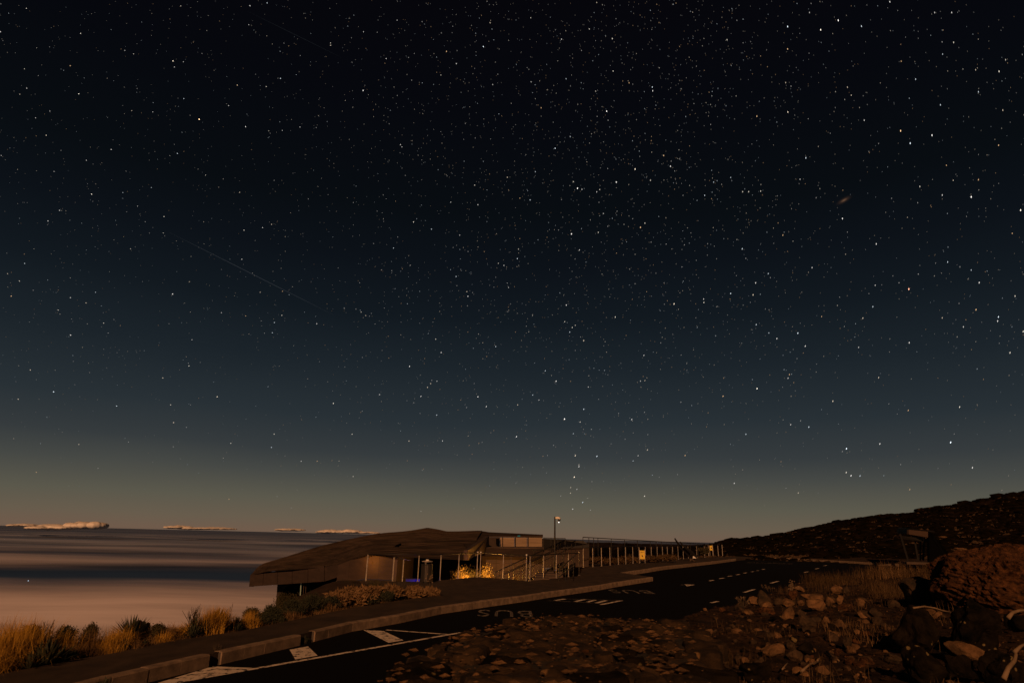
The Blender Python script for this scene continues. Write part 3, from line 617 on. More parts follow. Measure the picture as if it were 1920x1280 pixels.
# front facade wall, warm lit, under the eave
wt = [(634, 1058, 34.4), (656, 1050, 34.0), (689, 1041, 33.4), (712, 1041.5, 33.2), (738, 1043.5, 33.2)]
cols = [(634, 656), (656, 689), (689, 712), (712, 738)]
for (a, b) in zip(wt[:-1], wt[1:]):
    for r0_, r1_ in ((0, .33), (.34, .66), (.67, 1)):
        ta, tb = P(*a), P(*b); ba, bb = Vector((ta.x, ta.y, -2.4)), Vector((tb.x, tb.y, -2.4))
        m = MB(); o = (tb - ta) * .004
        m.prism([ta.lerp(ba, r0_) + o, tb.lerp(bb, r0_) - o, tb.lerp(bb, r1_) - o, ta.lerp(ba, r1_) + o], (0, .2, 0)); BP(m, 'wall_panel', M['facade'])
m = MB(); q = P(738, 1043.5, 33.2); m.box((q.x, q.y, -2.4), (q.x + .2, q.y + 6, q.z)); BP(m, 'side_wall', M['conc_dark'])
# dark recess back wall with glazing
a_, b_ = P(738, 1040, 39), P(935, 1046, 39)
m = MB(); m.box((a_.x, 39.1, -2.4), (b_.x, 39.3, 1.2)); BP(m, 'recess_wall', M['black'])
for k in range(9):
    x0 = a_.x + .3 + k * .62; m = MB(); m.box((x0, 39.0, -1.65), (x0 + .56, 39.06, .75)); BP(m, 'window_pane', M['glassdark'] if 'glassdark' in M else M['black'])
# left lower part: pillars, glass and dark opening under the cantilever
m = MB(); m.prism([P(520, 1094.5, 40.2), P(541, 1093.5, 39.6), P(519, 1122, 39.6), P(516.5, 1146, 40.2)], (0, .35, 0)); BP(m, 'pillar', M['facade'])
m = MB(); m.prism([P(637, 1079, 34.9), P(614, 1114, 35.2), P(613, 1130, 35.2), P(635, 1130, 34.9)], (0, .35, 0)); BP(m, 'pillar', M['concrete'])
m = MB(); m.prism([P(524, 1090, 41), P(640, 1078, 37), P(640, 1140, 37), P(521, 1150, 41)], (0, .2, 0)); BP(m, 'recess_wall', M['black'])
for x, w, mt in ((564.5, 1.6, 'glass'), (570, .8, 'conc_dark'), (574, .8, 'conc_dark')):
    t_, b2 = P(x, 1091, 37.2), P(x - 2.2, 1126, 37.2); m = MB(); m.prism([t_ + Vector((-w / 64, 0, 0)), t_ + Vector((w / 64, 0, 0)), b2 + Vector((w / 64, 0, 0)), b2 + Vector((-w / 64, 0, 0))], (0, .05, 0)); BP(m, 'glass_frame', M[mt])
# black prism proud of the roof, coloured for the shade of a notch
m = MB(); m.prism([P(728, 1028, 36.4), P(746.5, 1021.5, 36.2), P(746.5, 1035, 35.4)], (0, 1.0, .1)); BP(m, 'notch_shade', M['black'])
# fold wall at the right roof end, terrace
m = MB(); m.prism([P(878, 1031, 31.4), P(917, 1004.5, 39), P(917, 1034, 39), P(890, 1042, 32.6), P(878, 1050, 31.4)], (-.22, .1, 0)); BP(m, 'fold_wall', M['facade'])
m = MB(); m.prism([P(904, 995, 46), P(917.5, 997, 45.5), P(989, 1004.6, 44), P(1018, 1001.6, 43), P(1018, 1004.3, 42.6), P(917, 1003.6, 42.6), P(881, 1026, 34), P(850, 1010, 42)], (0, 0, -.1)); BP(m, 'roof_edge', M['roof'])
m = MB(); m.prism([P(917, 1003.8, 42), P(1018, 1005.2, 42), P(1018, 1006.8, 42), P(917, 1006.6, 42)], (0, .3, 0)); BP(m, 'parapet_cap', M['facade'])
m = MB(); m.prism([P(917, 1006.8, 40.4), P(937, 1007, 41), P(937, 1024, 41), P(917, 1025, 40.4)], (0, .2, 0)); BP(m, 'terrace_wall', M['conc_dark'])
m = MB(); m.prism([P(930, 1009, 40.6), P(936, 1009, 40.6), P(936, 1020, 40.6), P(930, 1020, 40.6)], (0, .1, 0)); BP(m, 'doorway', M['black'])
px4 = [937, 965, 988.5, 1017]
for a, b in zip(px4[:-1], px4[1:]):
    m = MB(); m.prism([P(a + .7, 1007.2, 41.5), P(b - .7, 1007.4, 41.8), P(b - .7, 1025, 41.8), P(a + .7, 1025, 41.5)], (0, .2, 0)); BP(m, 'concrete_panel', M['concrete'])
for x in (942.5, 966.5, 990.5):
    m = MB(); m.tube([P(x, 1007, 39.6), P(x, 1026, 39.6)], .03, 6); BP(m, 'column', M['steel_dark'])
# deck slab over the courtyard wall
m = MB(); m.prism([P(903, 1026, 37.5), P(985, 1028, 38), P(1018, 1027, 38), P(1018, 1043, 36.8), P(985, 1044, 36.8), P(903, 1041, 36.6)], (0, .5, 0)); BP(m, 'deck_fascia', M['facade'])
m = MB(); m.prism([P(903, 1025.5, 37.6), P(1020, 1026, 38.2), P(1020, 1024, 42), P(915, 1024, 41)], (0, 0, -.12)); BP(m, 'deck_slab', M['conc_dark'])
for r0_, r1_ in ((1041.5, 1055), (1055.4, 1069), (1069.4, 1086), (1086.4, 1104)):
    for a, b in ((903, 930), (930.4, 958), (958.4, 987)):
        m = MB(); m.prism([P(a, r0_, 37.2), P(b, r0_ + .8, 37.2), P(b, r1_ + .8, 37.2), P(a, r1_, 37.2)], (0, .2, 0)); BP(m, 'concrete_panel', M['facade'])
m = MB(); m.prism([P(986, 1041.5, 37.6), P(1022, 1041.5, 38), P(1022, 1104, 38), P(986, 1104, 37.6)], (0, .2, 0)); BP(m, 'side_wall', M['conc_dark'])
# right wing
m = MB(); m.prism([P(1018.5, 1009, 41), P(1056, 1012.2, 40), P(1093, 1013.2, 40), P(1104, 1020, 40), P(1104, 1030, 40), P(1018.5, 1030, 41)], (0, 2.5, 0)); BP(m, 'wing_wall', M['steel_dark'])
m = MB(); m.prism([P(1018.5, 1028, 38.5), P(1104, 1026, 39), P(1104, 1062, 38), P(1018.5, 1064, 38)], (0, .3, 0)); BP(m, 'wing_wall', M['facade'])
rl = thing('roof_light', 'tiny teal light on the roof edge above the terrace', 'light', P(973, 1004, 41.6))
m = MB(); m.box((-.08, -.03, -.03), (.08, .03, .02)); mesh('lens', m.v, m.f, emis('teal_lens', (.01, .10, .08), 1), rl)
m = MB(); m.box((-.16, -.02, -.06), (.16, .04, -.03)); mesh('bracket', m.v, m.f, M['steel_dark'], rl)
# ------------------------------------------------------------------ courtyard ground light and blue light strip (both visibly lit in the photo)
fl = thing('garden_floodlight', 'small orange garden floodlight hidden in the lit shrubs below the terrace', 'floodlight', P(948, 1078, 33))
fl.location.z = -1.7
m = MB(); m.tube([(0, 0, 0), (0, 0, .25)], .03, 8); mesh('stake', m.v, m.f, M['steel_dark'], fl)
m = MB(); m.tube([(0, 0, .25), (0, .03, .42)], [.07, .11], 12); mesh('lamp_head', m.v, m.f, M['steel_dark'], fl)
pl = bpy.data.lights.new('floodlight_bulb', 'POINT'); pl.energy = 420; pl.color = (1, .42, .06); pl.shadow_soft_size = .08
po = bpy.data.objects.new('floodlight_bulb', pl); C.objects.link(po); po.location = P(932, 1082, 31.4)
fl2 = thing('wall_floodlight', 'orange floodlight at the foot of the folded roof wall behind the railing', 'floodlight', P(884, 1062, 31.0))
fl2.location.z = -1.7
m = MB(); m.tube([(0, 0, 0), (0, 0, .3)], .03, 8); mesh('stake', m.v, m.f, M['steel_dark'], fl2)
m = MB(); m.tube([(0, 0, .3), (0, .03, .46)], [.06, .1], 12); mesh('lamp_head', m.v, m.f, M['steel_dark'], fl2)
pl = bpy.data.lights.new('wall_bulb', 'POINT'); pl.energy = 160; pl.color = (1, .42, .08); pl.shadow_soft_size = .06
po = bpy.data.objects.new('wall_bulb', pl); C.objects.link(po); po.location = P(882, 1084, 30.7)
fl3 = thing('wall_floodlight', 'third orange floodlight at the foot of the wall under the terrace', 'floodlight', P(950, 1080, 35.6))
fl3.location.z = -1.7
m = MB(); m.tube([(0, 0, 0), (0, 0, .3)], .03, 8); mesh('stake', m.v, m.f, M['steel_dark'], fl3)
m = MB(); m.tube([(0, 0, .3), (0, .03, .46)], [.06, .1], 12); mesh('lamp_head', m.v, m.f, M['steel_dark'], fl3)
p3 = bpy.data.lights.new('floodlight_bulb', 'POINT'); p3.energy = 190; p3.color = (1, .40, .07); p3.shadow_soft_size = .08
po = bpy.data.objects.new('floodlight_bulb', p3); C.objects.link(po); po.location = P(948, 1080, 35.4)
b1 = P(782, 1082, 29.5)
bl = thing('blue_floor_light', 'glowing deep blue floor light in the dark recess behind the bin', 'light', (b1.x, b1.y, -1.7))
m = MB(); m.box((-.5, -.1, 0), (.5, .1, .08)); mesh('housing', m.v, m.f, M['steel_dark'], bl)
m = MB(); m.box((-.46, -.06, .081), (.46, .06, .1)); mesh('lamp_strip', m.v, m.f, emis('blue_strip', (.02, .01, 1), 6), bl)
blp = thing('blue_lit_plinth', 'low plinth washed in blue light behind the railing posts', 'plinth', (b1.x, b1.y + .9, -1.7))
m = MB(); m.box((-.62, 0, 0), (.0, .25, 1.72)); mesh('panel', m.v, m.f, material('plinth_lit_blue', (.004, .004, .09), .7), blp)  # blue of the light wash is put into the panel colour
m = MB(); m.box((-.64, -.03, 1.72), (.02, .28, 1.75)); mesh('cap', m.v, m.f, M['steel_dark'], blp)
pb = bpy.data.lights.new('blue_lamp', 'POINT'); pb.energy = 26; pb.color = (.04, .02, 1); pb.shadow_soft_size = .05
po = bpy.data.objects.new('blue_lamp', pb); C.objects.link(po); po.location = P(784, 1083, 29.9)
pb2 = bpy.data.lights.new('blue_lamp', 'POINT'); pb2.energy = .5; pb2.color = (.04, .02, 1); pb2.shadow_soft_size = .03
# warm lamp washing the front wall
pf = bpy.data.lights.new('wall_wash_bulb', 'POINT'); pf.energy = 60; pf.color = (1, .36, .05); pf.shadow_soft_size = .1
po = bpy.data.objects.new('wall_wash_bulb', pf); C.objects.link(po); po.location = P(688, 1050, 32.75)
wl = thing('wall_lamp', 'small wall lamp washing the front wall in orange under the eave', 'lamp', P(690, 1043.5, 32.5))
m = MB(); m.box((-.05, .0, -.03), (.05, .08, .03)); mesh('housing', m.v, m.f, M['steel_dark'], wl)
m = MB(); m.tube([(0, .08, 0), (0, .9, 0)], .012, 6); mesh('bracket', m.v, m.f, M['steel_dark'], wl)
# ------------------------------------------------------------------ railings
def post(par, b, h, r=.024, mat=None, lean=0):
    m = MB(); m.tube([b, b + Vector((0, 0, h))], r, 8); m.build('post', mat or M['steel'], par)
def plate(par, b):
    m = MB(); m.tube([b, b + Vector((0, 0, .012))], .055, 8); m.build('base_plate', M['steel'], par)
def rail(par, pts, r=.022, name='handrail', mat=None):
    m = MB(); m.tube(pts, r, 8); m.build(name, mat or M['steel_dark'], par, smooth=True)
base = [G(x, y, KH) for x, y in RLp]
r1 = thing('railing', 'grey steel post railing along the sidewalk edge above the lit courtyard', 'railing', base[5])
hts = [1.0] * len(base)
xt = {0: (790, 1037)}
for b in base: post(r1, b, .97, .018); plate(r1, b)
hr = [b + Vector((0, 0, 1.0)) for b in base]
left = P(690, 1038, 26.5)
rail(r1, [left] + hr)
l2 = [P(690, 1038.5, 26.5), P(739, 1043.5, 26.9), P(757, 1048, 28), P(769, 1049, 28.5)]
rail(r1, l2, .022)
for x, y, Y, yb in ((690, 1039, 26.5, 1094), (739, 1044, 26.9, 1094), (757, 1048, 27.2, 1094)):
    a = P(x, y, Y); post(r1, Vector((a.x, a.y, a.z - 1.15)), 1.15)
for i in (3, 4, 6, 11):
    m = MB(); m.tube([hr[i] + Vector((0, 0, .0)), hr[i] + Vector((0, 0, .045))], .035, 8); m.build('cap', M['white'], r1)
# return of the railing around the corner, set behind
r1b = thing('railing', 'short set-back railing around the head of the courtyard stairs', 'railing', P(1040, 1075, 31))
bb = [(980, 1084, 29.5), (1000, 1072, 31), (1033, 1069, 31.4), (1055, 1078, 30), (1086, 1075, 30.5)]
tops = []
for x, y, Y in bb:
    b = P(x, y, Y); post(r1b, b, 1.0, .013, M['steel_dark']); tops.append(b + Vector((0, 0, 1.07)))
rail(r1b, [P(999, 1031, 31)] + [P(1033, 1029.5, 32.2), P(1093, 1028, 33)], .024)
base2 = [G(x, y, KH) for x, y in RL2p]
r2 = thing('railing', 'long steel post railing running away along the raised sidewalk to the yellow signs', 'railing', base2[5])
for b in base2: post(r2, b, .97, .018); plate(r2, b)
rail(r2, [b + Vector((0, 0, 1.0)) for b in base2])
# distant thin railing on the rise behind
r3 = thing('railing', 'taller thin railing standing against the sky behind the sidewalk railing', 'railing', P(1200, 1040, 42))
Ya, Yb = 40., 56.
tp = lambda x: P(x, 1006.5 + (x - 1093) * (1019.4 - 1006.5) / 228, Ya + (x - 1093) / 228 * (Yb - Ya))
rail(r3, [tp(1093), tp(1150), tp(1200), tp(1260), tp(1322)], .025)
for x in (1093, 1104, 1113, 1121, 1146, 1171, 1195, 1219, 1230, 1240, 1258, 1294, 1308, 1322):
    a = tp(x); h = a.z - 0.05; m = MB(); m.tube([a - Vector((0, 0, h if h > 0 else 1.2)), a], .02, 6); m.build('post', M['steel_dark'], r3)
# ------------------------------------------------------------------ stairs
st = thing('outdoor_stairs', 'dark outdoor staircase climbing right from the courtyard to the upper terrace', 'stairs', P(990, 1075, 31))
A0, A1 = P(927, 1073, 30.2), P(1058, 1012.5, 34.2)
D = A1 - A0
for s_, off, nm in ((0, Vector((0, 0, 0)), 'a'), (1, Vector((.45, -1.15, 0)), 'b')):
    rail(st, [A0 + off, A0 + D * .45 + off, A1 + off], .026)
    rail(st, [A0 + off + Vector((0, 0, -.22)), A1 + off + Vector((0, 0, -.22))], .014, 'rail_bar')
    for k in range(17):
        p = A0 + D * (k / 16) + off; m = MB(); m.tube([p - Vector((0, 0, .95)), p], .010, 6); m.build('baluster', M['steel_dark'], st)
    m = MB(); a, b = A0 + off - Vector((0, 0, 1.0)), A1 + off - Vector((0, 0, 1.0)); m.prism([a, b, b - Vector((0, 0, .26)), a - Vector((0, 0, .26))], (0, .05, 0)); m.build('stringer', M['steel_dark'], st)
for k in range(14):
    p = A0 + D * ((k + .5) / 14) - Vector((0, 0, 1.05)); q = p + Vector((.45, -1.12, 0)); dx = Vector((D.x, D.y, 0)) / 14 * .8
    m = MB(); m.prism([p, q, q + dx, p + dx], (0, 0, -.05)); m.build('tread', M['conc_dark'], st)
s2 = thing('garden_steps', 'broad pale concrete steps seen through the railing right of the staircase', 'steps', P(1020, 1078, 30))
for k, (xa, xb, y) in enumerate(((1000, 1030, 1083), (1004, 1042, 1079), (1006, 1050, 1074.5), (1010, 1056, 1070.5))):
    Y = 29.2 + k * .75; a, b = P(xa, y, Y), P(xb, y - .5, Y); m = MB(); m.box((a.x, Y, a.z - .35), (b.x, Y + .75, a.z)); m.build('step', M['conc_dark'], s2)
s3 = thing('stair_rail', 'lone slanted handrail dropping from the corner post right of the steps', 'handrail', P(1060, 1070, 29))
rail(s3, [P(1082, 1036.5, 28.5), P(1075, 1043, 28.5), P(1043, 1072, 28.8)], .026); rail(s3, [P(1078, 1058, 28.7), P(1046, 1082, 28.9)], .022, 'rail_bar')
for x, y in ((1075, 1043), (1060, 1056.5), (1048, 1067.5)):
    a = P(x, y, 28.6); m = MB(); m.tube([a - Vector((0, 0, .8)), a], .013, 6); m.build('post', M['steel_dark'], s3)
m = MB()
# terrace handrail above the stairs
s4 = thing('terrace_rail', 'thin handrail on the flat wing roof between the lamp pole and the stairs', 'handrail', P(1030, 1012, 38))
rail(s4, [P(1019, 1007.8, 38), P(1060, 1009, 37.5)], .02)
for x in (1019.5, 1033, 1046, 1060): 
    a = P(x, 1008.3, 37.8); m = MB(); m.tube([a, a - Vector((0, 0, .5))], .015, 6); m.build('post', M['steel_dark'], s4)
# ------------------------------------------------------------------ camera pole
lp = thing('camera_pole', 'tall thin pole with a white dome camera, rising above the staircase', 'camera pole', P(1040, 1062, 31))
b = P(1039.2, 1070, 31); tpz = P(1040.4, 968, 31)
m = MB(); m.tube([Vector((tpz.x, 31, b.z)), Vector((tpz.x, 31, tpz.z - 1.3)), Vector((tpz.x, 31, tpz.z))], [.045, .04, .032], 10); m.build('pole', M['steel_dark'], lp)
hx0 = Vector((tpz.x, 31, tpz.z))
m = MB(); m.tube([hx0 + Vector((.03, 0, -.07)), hx0 + Vector((.10, 0, -.05)), hx0 + Vector((.17, 0, -.06)), hx0 + Vector((.22, 0, -.12))], [.055, .06, .065, .075], 10); m.build('camera_arm', M['white'], lp, smooth=True)
m = MB(); m.tube([hx0 + Vector((.2, 0, -.10)), hx0 + Vector((.2, 0, -.16)), hx0 + Vector((.2, 0, -.21))], [.075, .065, .03], 10); m.build('camera_dome', M['steel_dark'], lp, smooth=True)
bm = bmesh.new(); bmesh.ops.create_icosphere(bm, subdivisions=2, radius=.028); me = bpy.data.meshes.new('lamp'); bm.to_mesh(me); bm.free(); me.materials.append(emis('pole_lamp', (1, .93, .85), 1.6))
o = link('lamp', me, lp, hx0 + Vector((.185, -.02, -.25)) - lp.location)
# ------------------------------------------------------------------ litter bin
bb_ = G(799, 1092, KH)
bn = thing('litter_bin', 'round metal litter bin with a raised rain lid by the railing', 'bin', bb_)
m = MB(); m.tube([(0, 0, .05), (0, 0, .66)], .20, 24, True); mesh('body', m.v, m.f, M['tin'], bn, smooth=False)
for k in range(24):
    a = 2 * math.pi * k / 24; m = MB(); m.tube([(math.cos(a) * .212, math.sin(a) * .212, .06), (math.cos(a) * .212, math.sin(a) * .212, .65)], .011, 5); mesh('slat', m.v, m.f, M['steel_dark'], bn)
m = MB(); m.tube([(0, 0, .655), (0, 0, .685)], .22, 24); mesh('rim', m.v, m.f, M['steel_dark'], bn)
for k in range(3):
    a = 2 * math.pi * k / 3 + .3; m = MB(); m.tube([(math.cos(a) * .16, math.sin(a) * .16, .685), (math.cos(a) * .16, math.sin(a) * .16, .78)], .012, 6); mesh('lid_strut', m.v, m.f, M['steel'], bn)
m = MB(); m.tube([(0, 0, .77), (0, 0, .79), (0, 0, .81)], [.215, .21, .10], 24); mesh('lid', m.v, m.f, M['steel'], bn)
m = MB(); m.tube([(0, 0, .81), (0, 0, .85)], .06, 16); mesh('lid_knob', m.v, m.f, M['white'], bn)
m = MB(); m.tube([(0, 0, 0), (0, 0, .05)], .15, 16); mesh('foot', m.v, m.f, M['steel_dark'], bn)
# ------------------------------------------------------------------ yellow signs
def sign(label, px, py, w, h, basept, txt):
    s = thing('warning_sign', label, 'sign', basept)
    c = P(px, py, basept.y - .06); k = (basept.y) / F * 1.03
    for sx in (-1, 1):
        m = MB(); m.tube([Vector((c.x + sx * w * k * .52, c.y + .03, basept.z)), Vector((c.x + sx * w * k * .52, c.y + .03, c.z + h * k * .62))], .018, 6); m.build('post', M['steel'], s)
    m = MB(); m.box((c.x - w * k / 2, c.y - .008, c.z - h * k / 2), (c.x + w * k / 2, c.y + .008, c.z + h * k / 2)); m.build('panel', M['yellow'], s)
    if txt == 'tri':
        z = c.z; m = MB(); m.prism([(c.x - .05, c.y - .012, z - .09), (c.x + .06, c.y - .012, z - .14), (c.x - .02, c.y - .012, z + .03)], (0, -.004, 0)); m.build('symbol', M['ink'], s)
        for j, (xa, xb) in enumerate(((-.11, .12), (-.12, .02))):
            m = MB(); m.box((c.x + xa, c.y - .014, c.z + .17 - j * .05), (c.x + xb, c.y - .010, c.z + .19 - j * .05)); m.build('lettering', M['ink'], s)
    else:
        m = MB(); m.box((c.x - .035, c.y - .014, c.z - .06), (c.x + .035, c.y - .010, c.z + .07)); m.build('symbol', M['ink'], s)
        m = MB(); m.box((c.x - .07, c.y - .014, c.z + .0), (c.x + .07, c.y - .0105, c.z + .035)); m.build('symbol', M['ink'], s)
sign('larger yellow notice panel hung on the long railing', 1204.3, 1039.5, 8.6, 14, G(1204, 1055, KH), 'tri')
sign('smaller yellow warning sign at the far end of the long railing', 1333.7, 1026.8, 5.4, 7.8, G(1334, 1042.5, KH), 'man')
sf = thing('railing', 'short low fence beyond the smaller yellow sign at the foot of the hill', 'fence', P(1345, 1040, 60))
for x in (1329, 1337, 1347, 1355): 
    a = P(x, 1041.5, 60); post(sf, a, .95, .025)
rail(sf, [P(1322, 1022, 57), P(1347, 1021.5, 60), P(1357, 1024, 61)], .02)
# ------------------------------------------------------------------ leaning beams sculpture
sb = thing('leaning_beam', 'taller of two dark curved beams leaning left beside the long railing', 'sculpture', P(1302, 1046, 50))
def beam(par, pts, w):
    m = MB(); m.tube(pts, w, 4); m.build('beam', M['steel_dark'], par)
beam(sb, [P(1265, 1008.5, 50), P(1269, 1015, 50), P(1275, 1024, 50), P(1283, 1032, 50), P(1292, 1041, 50), P(1297, 1047, 50)], [.05, .07, .08, .09, .1, .1])
m = MB(); a = P(1297, 1047, 50); m.box(a + Vector((-.2, -.2, -.3)), a + Vector((.2, .2, .02))); m.build('footing', M['conc_dark'], sb)
sb2 = thing('leaning_beam', 'shorter of two dark curved beams, just right of the taller one', 'sculpture', P(1306, 1046, 49.5))
beam(sb2, [P(1275, 1015, 49.5), P(1279, 1020.5, 49.5), P(1287, 1027, 49.5), P(1297, 1035, 49.5), P(1305, 1045, 49.5)], [.05, .06, .08, .11, .13])
m = MB(); a = P(1302, 1046, 49); m.prism([a + Vector((-.12, 0, 0)), a + Vector((.14, 0, 0)), a + Vector((-.06, 0, .16))], (0, .1, 0)); m.build('footing', M['white'], sb2)
# ------------------------------------------------------------------ timber shelter, right
sh = thing('shelter', 'dark timber shelter with slanted legs at the far side of the car park', 'shelter', P(1722, 1052, 53))
def prm(name, pts, off, mat): m = MB(); m.prism(pts, off); m.build(name, mat, sh)
prm('canopy_beam', [P(1704, 992.5, 51), P(1740, 996, 49.5), P(1740, 1007, 49.5), P(1704, 1001, 51)], (0, .25, 0), M['timber'])
prm('canopy_beam', [P(1682, 991, 53.5), P(1704, 992.2, 51.2), P(1704, 1001, 51.2), P(1684, 999, 53.5)], (.1, .25, 0), M['steel_dark'])
prm('canopy_roof', [P(1704, 992, 51), P(1740, 995.5, 49.5), P(1752, 997, 54), P(1684, 990, 55)], (0, 0, .08), M['steel_dark'])
prm('cross_beam', [P(1688, 1004, 51.5), P(1740, 1009, 50), P(1740, 1016, 50), P(1690, 1010, 51.5)], (0, .15, 0), M['steel_dark'])
for a, b in (((1688, 1000), (1704, 1054)), ((1714, 1005), (1722, 1050)), ((1726, 1006), (1725, 1050)), ((1733, 1006), (1731, 1050))):
    m = MB(); m.tube([P(*a, 51), P(*b, 51)], .075, 4); m.build('leg', M['steel_dark'], sh)
prm('side_wall', [P(1741, 996, 49.5), P(1750, 1002, 50.5), P(1792, 1052, 52), P(1786, 1060, 50), P(1742, 1058, 49.5)], (0, .2, 0), M['black'])
prm('floor_slab', [P(1690, 1052, 52), P(1790, 1056, 52), P(1790, 1055, 48.5), P(1700, 1053, 48.5)], (0, 0, -.15), M['conc_dark'])
# ------------------------------------------------------------------ rocks
def rockmesh(name, seed, sub=3, ang=7, rough=.12, mat=None, sx=1., sy=1., sz=1., fine=.03):
    rr = random.Random(seed); bm = bmesh.new(); bmesh.ops.create_icosphere(bm, subdivisions=sub, radius=1)
    planes = []
    for _ in range(ang):
        n = Vector((rr.gauss(0, 1), rr.gauss(0, 1), rr.gauss(0, 1))).normalized(); planes.append((n, rr.uniform(.48, .82)))
    off = Vector((rr.uniform(0, 50),) * 3)
    for v in bm.verts:
        n0 = v.co.normalized()
        for n, d in planes:
            k = v.co.dot(n)
            if k > d: v.co -= n * (k - d) * .92
        v.co += n0 * (rough * noise.noise(v.co * 1.6 + off) + fine * noise.noise(v.co * 6 + off) + fine * .5 * noise.noise(v.co * 14 + off))
        v.co.x *= sx; v.co.y *= sy; v.co.z *= sz
    me = bpy.data.meshes.new(name); bm.to_mesh(me); bm.free(); me.materials.append(mat or M['rock'])
    return me
def rock(label, px, py, wpx, hpx, mat='rock', seed=0, rot=0, tilt=0, group=None, sub=4, cat='rock', Y=None, sink=.22, name='rock', fine=.035, rough=.20, ang=13):
    c = GT(px, py + hpx * .5) if Y is None else P(px, py, Y)
    D_ = (c - EYE).dot(f0) ; w = wpx / F * D_ / 2; h = hpx / F * D_ / 2
    dk = mat == 'rock_dark'
    me = rockmesh(name, seed or int(px * 7 + py), sub, 16 if dk else ang, .30 if dk else rough, M[mat], fine=.07 if dk else .045)
    o = link(name, me); o.scale = (w * 1.12, w * .95, h * 1.2); o.rotation_euler = (0, tilt, rot)
    o.location = c + Vector((0, w * .25, h * (1 - sink * .5))) if Y is None else c
    tag(o, label, cat, group); return o
